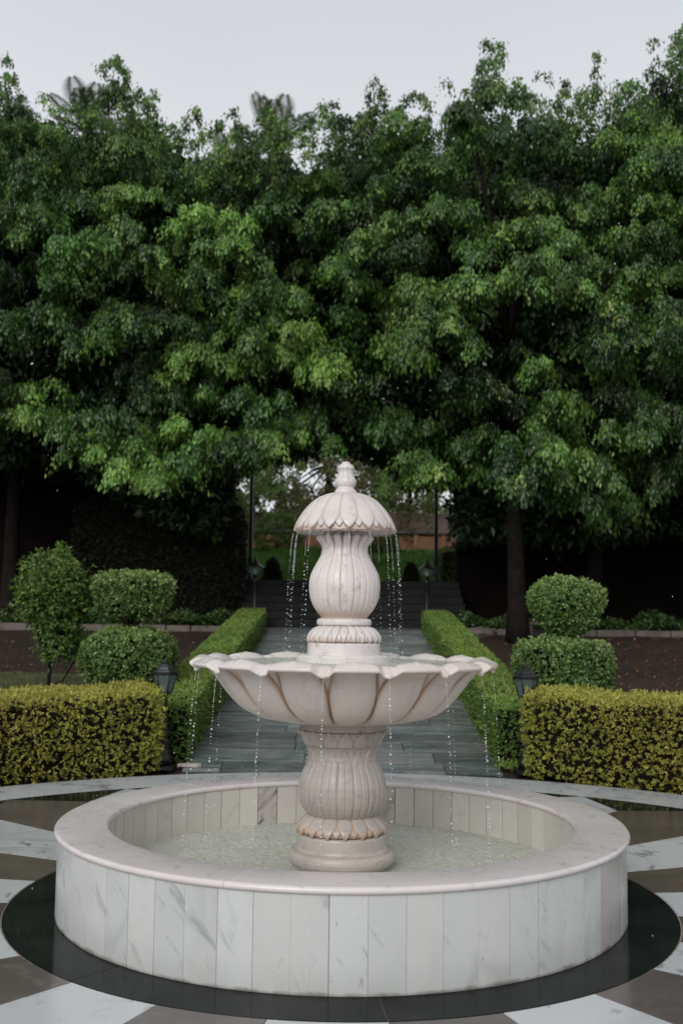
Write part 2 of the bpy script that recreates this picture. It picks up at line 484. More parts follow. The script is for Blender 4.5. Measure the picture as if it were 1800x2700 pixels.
M['palm'] = leaf_mat('palm_leaf', [(0.0, (0.02, 0.045, 0.012)), (1.0, (0.07, 0.10, 0.03))], 0.4, 0.4, 0.35, 0.1)
M['litter'] = leaf_mat('dry_leaf', [(0.0, (0.07, 0.04, 0.025)), (1.0, (0.42, 0.15, 0.05))], 0.5, 0.4, 0.1, 0.1)

b = NB('pool_water')
v = b.coords(False)
w1 = b.noise(v, 5, 5, 0.65, 1.8)
w2 = b.noise(v, 19, 4, 0.7, 2.5)
h = b.math('ADD', b.math('MULTIPLY', w1, 0.6), b.math('MULTIPLY', w2, 0.4))
foam = b.math('MULTIPLY', b.ramp(b.noise(v, 15, 6, 0.8, 2.5), 0.54, 0.68), b.ramp(b.noise(v, 2.2, 3), 0.4, 0.6))
c = b.mix(b.ramp(b.noise(v, 2.6, 6, 0.7, 1.2), 0.35, 0.7), (0.64, 0.655, 0.555), (0.74, 0.745, 0.67))
c = b.mix(b.math('MULTIPLY', foam, 0.8), c, (0.7, 0.72, 0.68))
p = b.bsdf(c, 0.09, b.bump(h, 0.9, 0.04), 0.5, ior=1.33)
tr = b.n('ShaderNodeBsdfTransparent'); tr.inputs[0].default_value = (0.88, 0.92, 0.84, 1)
mxn = b.n('ShaderNodeMixShader'); b.l(b.ramp(foam, 0, 1, 0.78, 0.97), mxn.inputs[0]); b.l(tr.outputs[0], mxn.inputs[1]); b.l(p, mxn.inputs[2])
M['water'] = b.done(mxn.outputs[0])
b = NB('falling_water')
p = b.bsdf((0.95, 0.97, 1.0), 0.02, None, 0.5, trans=0.4, ior=1.33)
M['drop'] = b.done(p)

# ------------------------------------------------------------------ ground
SL, Y0 = 0.12, 4.8
def gz(y): return max(0.0, SL * (y - Y0)) if y < 16.3 else SL * (16.3 - Y0)
gx = np.concatenate([[-400, -120, -40], np.linspace(-16, 16, 33), [40, 120, 400]])
gy = np.concatenate([[-400, -60], np.linspace(-12, 4.8, 6), np.linspace(5.2, 16.3, 24), [18.45]])
X, Y = np.meshgrid(gx, gy)
Z = np.vectorize(gz)(Y) - 0.035 + np.where((np.abs(X) > 2.4) & (Y > 6), 0.02 * np.sin(X * 2.1 + Y * 1.3), 0)
n0, n1 = X.shape
idx = np.arange(n0 * n1).reshape(n0, n1)
F = np.stack([idx[:-1, :-1], idx[:-1, 1:], idx[1:, 1:], idx[1:, :-1]], -1).reshape(-1, 4)
g = link('ground', np_mesh('ground', np.stack([X, Y, Z], -1).reshape(-1, 3), F, True), M['soil'], kind='structure',
         label='brown soil garden ground strewn with fallen leaves')
# upper garden: terrace then grass bank rising to the retaining wall, level beyond
def gz2(y): return 2.44 if y < 19.6 else (2.44 + (y - 19.6) * 0.145 if y < 29 else 3.80)
gy2 = np.concatenate([[18.45, 19.6], np.linspace(20.5, 29, 10), [29.3, 60, 400, 900]])
X, Y = np.meshgrid(np.concatenate([[-900, -120, -40], np.linspace(-16, 16, 17), [40, 120, 900]]), gy2)
Z = np.vectorize(gz2)(Y) + np.where((Y > 20) & (Y < 28.5), 0.06 * np.sin(X * 1.7 + Y), 0)
n0, n1 = X.shape
idx = np.arange(n0 * n1).reshape(n0, n1)
F = np.stack([idx[:-1, :-1], idx[:-1, 1:], idx[1:, 1:], idx[1:, :-1]], -1).reshape(-1, 4)
link('grass_bank', np_mesh('grass_bank', np.stack([X, Y, Z], -1).reshape(-1, 3), F, True), M['bank'], kind='structure',
     label='green grassy bank rising beyond the top of the steps')
for s in (-1, 1):
    mbk = MB()
    xa, xb = sorted((s * 2.3, s * 14)); y1 = 10.3 if s < 0 else 7.6
    ny = 14
    vs = []
    for i in range(ny + 1):
        yy = 4.9 + (y1 - 4.9) * i / ny
        for k in range(9):
            xx = xa + (xb - xa) * k / 8
            vs.append((xx, yy + (0.25 * math.sin(xx * 1.9) if i == ny else 0), gz(yy) + 0.008 + 0.012 * math.sin(xx * 3 + yy)))
    fs = [(i * 9 + k, i * 9 + k + 1, (i + 1) * 9 + k + 1, (i + 1) * 9 + k) for i in range(ny) for k in range(8)]
    mbk.add(vs, fs, True)
    mbk.build('lawn', M['lawn'], kind='structure', label='thin lawn behind the %s golden hedge' % ('left' if s < 0 else 'right'))

# ------------------------------------------------------------------ plaza paving
def arc(r, a0, a1, n):
    return [(r * math.cos(a0 + (a1 - a0) * i / n), r * math.sin(a0 + (a1 - a0) * i / n)) for i in range(n + 1)]
R = math.radians
def inset_poly(poly, d):
    """shrink a convex-ish CCW polygon by d"""
    n = len(poly); res = []
    for i in range(n):
        p0, p1, p2 = poly[i - 1], poly[i], poly[(i + 1) % n]
        e1 = Vector((p1[0] - p0[0], p1[1] - p0[1])); e2 = Vector((p2[0] - p1[0], p2[1] - p1[1]))
        if e1.length < 1e-9 or e2.length < 1e-9: res.append(p1); continue
        e1.normalize(); e2.normalize()
        n1 = Vector((-e1.y, e1.x)); n2 = Vector((-e2.y, e2.x))
        bis = n1 + n2
        k = d / max(0.35, (1 + n1.dot(n2)) / 2) / 2
        res.append((p1[0] + bis.x * k, p1[1] + bis.y * k))
    return res

plaza = MB()
plaza.lathe([(0.01, -0.03), (4.86, -0.03), (4.86, -0.0045), (0.01, -0.0045)], 96, smooth=False, closed=False)
pz = plaza.build('plaza', M['grout'], kind='structure', label='round marble plaza laid as a star around the fountain')
def slab(name, poly, mat, z1=0.0, par=None):
    d = 0.0022
    q = inset_poly(poly, d)
    mbs = MB(); mbs.prism(q, -0.024, z1 + random.uniform(-.0006, .0006))
    return mbs.build(name, mat, par or pz)
OFF = 6.0
for k in range(24):
    a0, a1 = R(OFF + 15 * k), R(OFF + 15 * (k + 1)); am = (a0 + a1) / 2
    r0, rb, rtp = 1.853, 3.68, 4.17
    white = (k % 2 == 1)
    dd = math.degrees(am) % 360
    poly = arc(r0, a0, a1, 6)[::-1]
    # counter-clockwise: inner arc reversed, then outer corner, tip, corner
    poly = [(rb * math.cos(a0), rb * math.sin(a0)), (rtp * math.cos(am), rtp * math.sin(am)), (rb * math.cos(a1), rb * math.sin(a1))] + poly
    slab('white_slab' if white else 'brown_slab', poly, M['white_slab'] if white else M['brown_slab'])
    an = am + R(15)
    tri = [(rb * math.cos(a1), rb * math.sin(a1))] + arc(rtp, am, an, 5)[::-1][::-1]
    tri = [tri[0]] + arc(rtp, am, an, 5)
    slab('black_slab', tri, M['black_slab'])
    slab('white_slab', arc(4.17, am, an, 4) + arc(4.85, am, an, 4)[::-1][::1] if False else arc(4.85, am, an, 4) + arc(4.173, am, an, 4)[::-1], M['white_slab'])
pv = MB()  # unseen pale paving, added to bounce light up under the bowl
pv.add([(-14, -40, -.012), (14, -40, -.012), (14, -1.5, -.012), (-14, -1.5, -.012)], [(0, 1, 2, 3)])
pv.build('bounce_paving', M['coping'], kind='structure', label='unseen pale stone forecourt on the near side of the plaza')
ja = [-129.5, -98, -84, -39.5, 6.5, 50, 95, 140, 185, 230.5]
for i in range(len(ja) - 1):
    a0, a1 = R(ja[i]), R(ja[i + 1])
    if i == len(ja) - 2: a1 = R(-129.5 + 360)
    n = max(3, int((a1 - a0) / R(3)))
    slab('black_slab', arc(1.848, a0, a1, n) + arc(1.56, a0, a1, n)[::-1], M['black_slab'])

# ------------------------------------------------------------------ path of slate slabs
pm = MB()
ys = [4.62, 16.32]
pm.add([(-1.68, ys[0], gz(ys[0]) - 0.03), (1.68, ys[0], gz(ys[0]) - 0.03), (1.68, 4.8, -0.03), (-1.68, 4.8, -0.03), (1.68, ys[1], gz(ys[1] - .03) - 0.03), (-1.68, ys[1], gz(ys[1] - .03) - 0.03)],
       [(0, 1, 2, 3), (3, 2, 4, 5)])
path = pm.build('path', M['slate_grout'], kind='structure', label='wet green slate path climbing gently between clipped hedges to the steps')
yy = 4.87; row = 0
rs = random.Random(3)
while yy < 16.25:
    dy = rs.choice([0.30, 0.36, 0.42, 0.5, 0.42])
    y1 = min(yy + dy, 16.3)
    x = -1.66 + (0 if row % 2 else -rs.uniform(0.2, 0.7))
    while x < 1.66:
        wdt = rs.uniform(0.8, 1.5)
        xa, xb = max(x, -1.66), min(x + wdt, 1.66)
        if 1.66 - xb < 0.15: xb = 1.66
        if xb - xa > 0.05:
            g_ = 0.004
            za, zb = gz(yy), gz(y1)
            h = rs.uniform(-0.002, 0.003)
            sh = rs.uniform(-.006, .006)
            vs = []
            e = 0.006
            for (px, py) in ((xa + g_, yy + g_), (xb - g_, yy + g_), (xb - g_, y1 - g_ + sh), (xa + g_, y1 - g_)):
                vs.append((px, py, gz(py) - 0.028))
            for (px, py) in ((xa + g_, yy + g_), (xb - g_, yy + g_), (xb - g_, y1 - g_ + sh), (xa + g_, y1 - g_)):
                vs.append((px, py, gz(py) + h - 0.004))
            for (px, py) in ((xa + g_ + e, yy + g_ + e), (xb - g_ - e, yy + g_ + e), (xb - g_ - e, y1 - g_ - e + sh), (xa + g_ + e, y1 - g_ - e)):
                vs.append((px, py, gz(py) + h))
            mm = MB().add(vs, [(3, 2, 1, 0), (8, 9, 10, 11)] + [(r * 4 + i, r * 4 + (i + 1) % 4, r * 4 + 4 + (i + 1) % 4, r * 4 + 4 + i) for r in range(2) for i in range(4)])
            mm.build('slate_slab', M['slate'], path)
        x += wdt
        if xb >= 1.66: break
    yy = y1; row += 1

# ------------------------------------------------------------------ steps
st = empty('steps', (0, 16.3, 1.38), kind='structure', label='dark wet stone steps rising to the upper garden')
for i in range(6):
    h = 1.07 / 6
    mm = MB().box((0, 0.35 * i + 0.2 + (2.1 - .35 * i) * .5 - .2, h * (i + 0.5) - 0.02), (5.3 - 0.004 * i, 2.12 - 0.35 * i, h), bev=0.012)
    o = mm.build('step', M['step'], st)

# ------------------------------------------------------------------ basin
basin = empty('fountain_basin', (0, 0, 0), label='low round marble pool wall with panelled sides and rounded coping', cat='pool')
mm = MB()
mm.lathe([(1.335, 0.0), (1.335, 0.425), (1.45, 0.425)], 120, smooth=False, closed=False)
mm.build('inner_core', M['dark_grout'], basin)
MB().lathe([(1.45, 0.4252), (1.5755, 0.4252), (1.5755, 0.0)], 120, smooth=False, closed=False).build('outer_core', M['mid_grout'], basin)
NP = 60
def panel_mesh(name, rin, rout, z0, z1, da, gap, n=4):
    g_ = gap / rout
    mm = MB(); e = 0.0015
    vs = []; a0, a1 = -da / 2 + g_, da / 2 - g_
    ang = [a0 + (a1 - a0) * i / n for i in range(n + 1)]
    for r in (rin, rout):
        for z in (z0, z1):
            for a in ang: vs.append((r * math.cos(a), r * math.sin(a), z))
    q = n + 1
    def I(ri, zi, i): return (ri * 2 + zi) * q + i
    fs = []
    for i in range(n):
        fs.append((I(1, 0, i), I(1, 0, i + 1), I(1, 1, i + 1), I(1, 1, i)))
        fs.append((I(0, 0, i + 1), I(0, 0, i), I(0, 1, i), I(0, 1, i + 1)))
        fs.append((I(0, 1, i), I(1, 1, i), I(1, 1, i + 1), I(0, 1, i + 1)))
    fs.append((I(0, 0, 0), I(1, 0, 0), I(1, 1, 0), I(0, 1, 0)))
    fs.append((I(1, 0, n), I(0, 0, n), I(0, 1, n), I(1, 1, n)))
    mm.add(vs, fs)
    return mm.mesh(name)
da = TAU / NP
pme = panel_mesh('wall_panel', 1.562, 1.579, 0.002, 0.418, da, 0.0009)
warm_idx = {54, 55, 58, 57 + 60, 30, 31, 4, 22}
pmw = pme.copy(); pme.materials.append(M['panel']); pmw.materials.append(M['panel_warm'])
for k in range(NP):
    o = link('wall_panel', pmw if k in warm_idx else pme, None, basin)
    o.rotation_euler = (0, 0, da * k + R(1.2) + random.uniform(-.0006, .0006))
    s = 1 + random.uniform(-.0008, .0008); o.scale = (s, s, 1)
ipm = panel_mesh('pool_panel', 1.322, 1.334, -0.01, 0.418, da, 0.0021)
ipd = ipm.copy(); ipm.materials.append(M['pool_panel']); ipd.materials.append(M['pool_dark'])
for k in range(NP):
    a = math.degrees(da * k) % 360
    o = link('pool_panel', ipd if k in (12, 18) else ipm, None, basin)
    o.rotation_euler = (0, 0, da * k + R(4.9) + random.uniform(-.0006, .0006))
    s = 1 + random.uniform(-.001, .001); o.scale = (s, s, 1)
# coping stones with bullnose edges
def coping(a0, a1):
    prof = []
    ri, ro, zt, hh = 1.309, 1.598, 0.452, 0.017
    for i in range(9):
        t = PI / 2 + PI * i / 8
        prof.append((ri + hh + hh * math.cos(t), zt - hh + hh * math.sin(t)))
    for i in range(9):
        t = -PI / 2 + PI * i / 8
        prof.append((ro - hh + hh * math.cos(t), zt - hh + hh * math.sin(t)))
    n = max(6, int((a1 - a0) / R(2)))
    vs = []; P = len(prof)
    g_ = 0.0006
    for i in range(n + 1):
        a = a0 + g_ + (a1 - a0 - 2 * g_) * i / n
        for r, z in prof: vs.append((r * math.cos(a), r * math.sin(a), z))
    fs = []
    for i in range(n):
        for k in range(P):
            j = (k + 1) % P
            fs.append((i * P + k, (i + 1) * P + k, (i + 1) * P + j, i * P + j))
    mm = MB().add(vs, [f[::-1] for f in fs], True)
    mm.add([vs[k] for k in range(P)], [tuple(range(P))])
    mm.add([vs[n * P + k] for k in range(P)], [tuple(range(P - 1, -1, -1))])
    return mm
cj = [-108.6, -69, -4, 34, 66, 101, 133, 166, 207, 251.4]
for i in range(len(cj) - 1):
    coping(R(cj[i]), R(cj[i + 1])).build('coping_stone', M['coping'], basin)
MB().lathe([(0.001, -0.02), (1.325, -0.02), (1.325, 0.10), (0.001, 0.10)], 64, smooth=False, closed=False).build('pool_floor', M['pool_panel'], basin)

# ------------------------------------------------------------------ carved fountain
NPET, PH = 16, R(-90 + 4.4)
def sstep(x, a, b_):
    t = np.clip((x - a) / (b_ - a), 0, 1); return t * t * (3 - 2 * t)
def resample(prof, n, smooth=True):
    P = np.array(prof, float)
    d = np.concatenate([[0], np.cumsum(np.hypot(*np.diff(P, axis=0).T))]); d /= d[-1]
    t = np.linspace(0, 1, n)
    Q = np.stack([np.interp(t, d, P[:, 0]), np.interp(t, d, P[:, 1])], 1)
    if smooth:
        for _ in range(max(1, n // 40)):
            Q[1:-1] = Q[1:-1] * .5 + (Q[:-2] + Q[2:]) * .25
    return Q, t
def revolve(name, prof, nth, nrow, mat, parent, relief=None, smooth_prof=True, flip=False):
    Q, t = resample(prof, nrow, smooth_prof)
    tn = np.gradient(Q, axis=0); ln = np.hypot(tn[:, 0], tn[:, 1]) + 1e-9
    nr, nz_ = tn[:, 1] / ln, -tn[:, 0] / ln
    if np.mean(nr) < 0 and abs(np.mean(nr)) > 0.05: nr, nz_ = -nr, -nz_
    th = np.linspace(0, TAU, nth, endpoint=False)
    phi = ((th - PH) / TAU * NPET)
    phm = phi - np.round(phi)                       # -.5 .. .5 about each petal's middle
    TH, T = np.meshgrid(th, t); PHM = np.broadcast_to(phm, TH.shape)
    disp = np.zeros_like(TH); dirt = np.zeros_like(TH); halo = np.zeros_like(TH); dz = np.zeros_like(TH)
    if relief is not None:
        disp, dirt, halo, dz = relief(PHM, T, TH)
    Rr = Q[:, 0][:, None] + disp * nr[:, None]
    Zz = Q[:, 1][:, None] + disp * nz_[:, None] + dz
    V = np.stack([Rr * np.cos(TH), Rr * np.sin(TH), Zz], -1).reshape(-1, 3)
    idx = np.arange(nrow * nth).reshape(nrow, nth)
    nx = np.roll(idx, -1, 1)
    F = np.stack([idx[:-1], nx[:-1], nx[1:], idx[1:]], -1).reshape(-1, 4)
    if flip: F = F[:, ::-1]
    me = np_mesh(name, V, F, True, {'dirt': dirt.ravel(), 'halo': halo.ravel()})
    return link(name, me, mat, parent)
def pet_w(v, sh, tip, pw=2.0):
    u = np.clip((v - sh) / (tip - sh), 0, 1)
    w = 0.5 * (1 - u ** pw)
    return np.where(v > tip, -0.02, w)
def petals(PHM, v, sh, tip, sh2, tip2, h1, h2, bulge, soft=0.05, pw=2.0, dirt_k=1.0, rib=0.0):
    """v runs from root 0 to tip 1; returns height, groove and halo fields"""
    a = np.abs(PHM); w1 = pet_w(v, sh, tip, pw)
    in1 = sstep(w1 - a, 0.0, soft)
    x1 = np.clip(a / np.maximum(w1, .02), 0, 1)
    a2 = 0.5 - a; w2 = pet_w(v, sh2, tip2, pw) * 0.8
    in2 = sstep(w2 - a2, 0.0, soft)
    x2 = np.clip(a2 / np.maximum(w2, .02), 0, 1)
    H1 = h1 + bulge * np.sqrt(np.clip(1 - x1 ** 2, 0, 1)) - rib * np.exp(-(a / 0.02) ** 2)
    H2 = h2 + bulge * .4 * np.sqrt(np.clip(1 - x2 ** 2, 0, 1))
    H = np.maximum(in1 * H1, in2 * H2)
    edge = np.exp(-((w1 - a) / 0.030) ** 2) * (v < tip) + 0.6 * np.exp(-((w2 - a2) / 0.03) ** 2) * (v < tip2) * (1 - in1)
    hal = np.exp(-((w1 - a) / 0.10) ** 2)
    return H, np.clip(edge * dirt_k, 0, 1), np.clip(hal * dirt_k, 0, 1)

ft = empty('tiered_fountain', (0, 0, 0), label='tall carved pink-white marble lotus fountain with domed top, standing in the round pool', cat='fountain')
FINIAL = [(0.0657, 2.3281), (0.0639, 2.3396), (0.0543, 2.3494), (0.0507, 2.3542), (0.0483, 2.3579), (0.0507, 2.3627), (0.0591, 2.3749), (0.0622, 2.3901), (0.058, 2.4084), (0.0471, 2.4297), (0.0423, 2.448), (0.0429, 2.4601), (0.0478, 2.4754), (0.046, 2.4894), (0.0363, 2.4968), (0.0262, 2.499), (0.0262, 2.509), (0.018, 2.5132), (0.012, 2.508), (0.006, 2.49), (0.001, 2.488)]
def rel_finial(P, T, TH):
    ph = (TH / TAU * 8); a = np.abs(ph - np.round(ph))
    z0 = sstep(T, 0.22, 0.3) * (1 - sstep(T, 0.62, 0.66))
    H = z0 * 0.004 * (np.sqrt(np.clip(1 - (a / .5) ** 2, 0, 1)) - .6) - z0 * .0015 * np.exp(-(a / .03) ** 2)
    tipz = np.exp(-((T - 0.64) / 0.02) ** 2) * (0.5 - a) * 0.008
    g_ = np.exp(-((0.5 - a) / 0.07) ** 2) * z0
    return H + tipz, g_ * .25, g_ * .3, 0 * T
revolve('finial', FINIAL, 160, 110, M['carved'], ft, rel_finial, smooth_prof=False)

DOME = [(0.050, 2.330), (0.0657, 2.3281), (0.0965, 2.3226), (0.1236, 2.3141), (0.1597, 2.299), (0.1916, 2.2777), (0.2229, 2.2474), (0.248, 2.2172), (0.272, 2.1809), (0.291, 2.1446), (0.3023, 2.1145), (0.3088, 2.0904)]
def rel_dome(P, T, TH):
    H, d, h = petals(P, T, 0.66, 0.99, 0.66, 0.955, 0.009, 0.0045, 0.0075, soft=0.035, pw=2.3, dirt_k=0.7, rib=0.0007)
    H = H - 0.0165 - (H < 0.0035) * 0.012 * sstep(T, .8, 1)
    fade = sstep(T, 0.02, 0.3)
    rim = sstep(T, 0.9, 1.0)
    return H * (0.35 + .65 * fade), d * (.25 + 0.6 * sstep(T, .6, 1)) * fade + rim * .35, h * .5 * fade + rim * .6, 0 * T
revolve('dome', DOME, 768, 150, M['carved'], ft, rel_dome)
# underside of the dome with its saw-toothed lip
UND = [(0.290, 2.0935), (0.286, 2.0895), (0.280, 2.091), (0.268, 2.103), (0.25, 2.118), (0.2, 2.135), (0.12, 2.14)]
def rel_und(P, T, TH):
    a = np.abs(P); tooth = np.abs(2 * a - .5) * 2    # 1 at petal middles and borders, 0 between
    rim = np.exp(-((T - 0.03) / 0.04) ** 2)
    return 0 * T, rim * .7 * tooth, rim * .8, -rim * 0.006 * tooth
revolve('dome_lip', UND, 512, 40, M['carved'], ft, rel_und, flip=True)

VASE = [(0.1383, 1.587), (0.1419, 1.5971), (0.1538, 1.612), (0.1736, 1.6357), (0.1903, 1.6654), (0.203, 1.6951), (0.209, 1.7249), (0.2127, 1.7547), (0.2134, 1.7845), (0.2105, 1.8144), (0.2035, 1.8443), (0.1898, 1.8742), (0.1743, 1.9041), (0.157, 1.9341), (0.1427, 1.9641), (0.138, 1.9941), (0.1452, 2.0181), (0.1633, 2.0392), (0.1765, 2.053), (0.1765, 2.062), (0.168, 2.075), (0.13, 2.085), (0.11, 2.15)]
VASE = [(r - 0.004, z) for r, z in VASE]
def rel_vase(P, T, TH):
    a = np.abs(P)
    x = np.clip(a / .5, 0, 1)
    body = sstep(T, 0.03, 0.12) * (1 - sstep(T, 0.86, 0.92))
    H = -body * (0.0065 * np.exp(-((.5 - a) / .05) ** 1.3) + 0.0028 * np.exp(-(a / .035) ** 1.4))
    fl = sstep(T, 0.62, 0.80) * (1 - sstep(T, 0.9, 0.97))
    H = H - fl * 0.034 * x ** 2.2
    gr = np.exp(-((0.5 - a) / 0.022) ** 2) * body
    lowr = np.exp(-(T / 0.08) ** 2)
    crack = np.exp(-(((TH - (PH - PI / NPET)) ) / 0.012) ** 2) * body
    return H, np.clip(gr * .55 + .25 * np.exp(-(a / .018) ** 2) * body + crack * .8 + lowr * .5, 0, 1), np.clip(np.exp(-((.5 - a) / .09) ** 2) * .3 + lowr + sstep(T, .82, .9) * .7, 0, 1), 0 * T
revolve('upper_vase', VASE, 768, 170, M['carved'], ft, rel_vase)
RING = [(0.1358, 1.5349), (0.1358, 1.5396), (0.1465, 1.5456), (0.1572, 1.5495), (0.1600, 1.555), (0.1608, 1.5636), (0.1603, 1.5734), (0.1561, 1.5811), (0.146, 1.5859), (0.13, 1.588)]
revolve('neck_ring', RING, 96, 40, M['carved'], ft, None)
LOTUS = [(0.1358, 1.5349), (0.156, 1.529), (0.1816, 1.5172), (0.1994, 1.4994), (0.2094, 1.4817), (0.2129, 1.4669), (0.2085, 1.4551), (0.19, 1.4474)]
LOTUS = [(r - 0.006, z) for r, z in LOTUS]
def rel_lotus(P, T, TH):
    ph = TH / TAU * 24; p2 = ph - np.round(ph)
    H, d, h = petals(p2, T, 0.3, 0.93, 0.4, 0.86, 0.007, 0.003, 0.006, soft=0.07, pw=1.7, dirt_k=.8, rib=.0008)
    return H, d * .5, h * .5 + sstep(T, .6, .9) * .5, 0 * T
revolve('upper_lotus_collar', LOTUS, 768, 60, M['carved'], ft, rel_lotus)
PLN = [(0.19, 1.4474), (0.1992, 1.4474), (0.2093, 1.4425), (0.2128, 1.4368), (0.2138, 1.3873), (0.2144, 1.3794), (0.2376, 1.3790), (0.2702, 1.3755), (0.276, 1.3700), (0.276, 1.3461), (0.276, 1.29)]
revolve('upper_plinth', PLN, 128, 110, M['carved'], ft, None, smooth_prof=False)

# bowl -----------------------------------------------------------
BOWL_W = 1.338
def build_bowl():
    outer = [(0.20, 0.985), (0.2478, 0.9879), (0.3423, 0.9972), (0.4191, 1.0088), (0.4841, 1.0228), (0.5434, 1.0438), (0.5909, 1.0729), (0.6243, 1.1021), (0.6626, 1.1429), (0.6961, 1.1839), (0.7322, 1.2307), (0.7600, 1.2660), (0.785, 1.2900), (0.82, 1.3080)]
    Qo, to = resample(outer, 90)
    nth = 1024
    th = np.linspace(0, TAU, nth, endpoint=False)
    phi = (th - PH) / TAU * NPET
    P = phi - np.round(phi); a = np.abs(P)
    rows = []; dirts = []; halos = []
    tn = np.gradient(Qo, axis=0); ln = np.hypot(tn[:, 0], tn[:, 1]); nr, nzz = tn[:, 1] / ln, -tn[:, 0] / ln
    lipout = 1 - sstep(a, 0.31, 0.44)            # 1 on the main petal lip, 0 at the small pointed lip between
    point = np.exp(-((0.5 - a) / 0.06) ** 2)
    for i, (r, z) in enumerate(Qo):
        v = to[i]
        wtop = 0.5 - 0.13 * sstep(v, 0.64, 1.0) ** 1.5
        wbot = 0.42 + 0.08 * sstep(v, 0.05, 0.4)
        w = min(wtop, wbot) if v < .5 else wtop
        x = np.clip(a / w, 0, 1)
        inside = sstep(w - a, 0.0, 0.035)
        amp = sstep(v, 0.10, 0.5)
        H = amp * (0.040 * (1 - .35 * sstep(v, .8, 1)) * (np.sqrt(np.clip(1 - x ** 2.3, 0, 1)) * inside - 1))
        # the small petal showing between two large ones near the rim
        a2 = 0.5 - a; w2 = 0.13 * sstep(v, 0.55, 1.0)
        H = H + amp * (1 - inside) * sstep(v, .6, 1) * 0.012 * (1 - np.clip(a2 / .16, 0, 1) ** 2)
        H = H - amp * 0.0015 * np.exp(-(a / .012) ** 2)
        rows.append(np.stack([r + H * nr[i], z + H * nzz[i]], -1))
        ga = np.exp(-((w - a) / 0.03) ** 2) * sstep(v, .15, .35)
        if v > .6: ga = ga * (1 - .35 * sstep(v, .85, 1))
        dirts.append(np.clip(ga * 1.0, 0, 1)); halos.append(np.clip(np.exp(-((w - a) / 0.085) ** 2) * .95 * amp + .35 * sstep(v, .75, 1), 0, 1))
    # lip: out and down over the edge, up to the crest, then inside
    Rl = 0.852 + 0.036 * lipout + 0.016 * point
    Zl = 1.292 + 0.026 * lipout - 0.006 * point
    Rc = 0.77 + 0.015 * lipout
    Zc = np.maximum(1.366 - 0.005 * (a / .36) ** .8 - 0.020 * (a / .36) ** 2.6, 1.338 + 0.012 * (1 - (0.5 - a) / .16))
    last = rows[-1]
    def add(rr, zz, d=0.0, h=0.0):
        rows.append(np.stack([rr, zz], -1)); dirts.append(np.zeros(nth) + d); halos.append(np.zeros(nth) + h)
    for t in (0.35, 0.7): add(last[:, 0] * (1 - t) + Rl * t, last[:, 1] * (1 - t) + (Zl - 0.006) * t, 0.04, .35)
    for k in range(7):
        t = PI * (k / 6) - PI / 2
        add(Rl - 0.004 + 0.008 * math.cos(t) , Zl + 0.009 + 0.011 * math.sin(t), 0, .12 * (1 - k / 6))
    for t in np.linspace(0.1, 1, 10):
        bow = 0.012 * math.sin(PI * t)
        crease = (0.0035 * np.exp(-(a / .03) ** 2) - 0.008 * np.exp(-((a - .345) / .022) ** 2)) * math.sin(PI * t)
        add((Rl - 0.004) * (1 - t) + Rc * t, (Zl + 0.022) * (1 - t) + Zc * t + bow + crease, 0, .02)
    for k in range(1, 6):
        t = k / 5
        add(Rc - 0.045 * math.sin(t * PI / 2), Zc - 0.03 * (1 - math.cos(t * PI / 2)) - 0.02 * t, 0, .1)
    for (r, z) in ((0.70, 1.29), (0.66, 1.25), (0.5, 1.15), (0.3, 1.08), (0.05, 1.06)): add(np.full(nth, r), np.full(nth, z), 0, .2)
    A = np.array(rows)
    TH = np.broadcast_to(th, A.shape[:2])
    V = np.stack([A[..., 0] * np.cos(TH), A[..., 0] * np.sin(TH), A[..., 1]], -1).reshape(-1, 3)
    nrow = A.shape[0]
    idx = np.arange(nrow * nth).reshape(nrow, nth); nx = np.roll(idx, -1, 1)
    F = np.stack([idx[:-1], nx[:-1], nx[1:], idx[1:]], -1).reshape(-1, 4)
    me = np_mesh('bowl', V, F, True, {'dirt': np.array(dirts).ravel(), 'halo': np.array(halos).ravel()})
    return link('bowl', me, M['bowl'], ft)
build_bowl()

COLLAR = [(0.235, 0.9975), (0.2428, 0.9960), (0.25, 0.9902), (0.2498, 0.9535), (0.2462, 0.9491), (0.225, 0.9491)]
revolve('bowl_collar', COLLAR, 96, 40, M['carved_old'], ft, None, smooth_prof=False)
COL2 = [(0.2362, 0.9491), (0.248, 0.9445), (0.2446, 0.9378), (0.2368, 0.9238), (0.229, 0.9071), (0.2217, 0.8894), (0.2145, 0.8739), (0.2071, 0.8695)]
COL2 = [(r - .003, z) for r, z in COL2][::-1]
def rel_c2(P, T, TH):
    H, d, h = petals(P, T, 0.25, 0.98, 0.3, 0.93, 0.009, 0.0045, 0.004, soft=0.05, pw=1.8, dirt_k=.9, rib=.0005)
    top = sstep(T, .80, .95)
    return H, np.clip(d * .45 + top * .8, 0, 1), h * .4 + top * .6, 0 * T
revolve('petal_collar', COL2, 768, 60, M['carved_old'], ft, rel_c2)
COL3 = [(0.1872, 0.4575), (0.2006, 0.4684), (0.2176, 0.4859), (0.2328, 0.5076), (0.2463, 0.5338), (0.2545, 0.5644), (0.2573, 0.5994), (0.2548, 0.6431), (0.2474, 0.6782), (0.2385, 0.7045), (0.2252, 0.7308), (0.2141, 0.7528), (0.2025, 0.7748), (0.1935, 0.8012), (0.1950, 0.8276), (0.2015, 0.8453), (0.2091, 0.8563), (0.2109, 0.8629), (0.2091, 0.8695)]
COL3 = [(r - .004, z) for r, z in COL3]
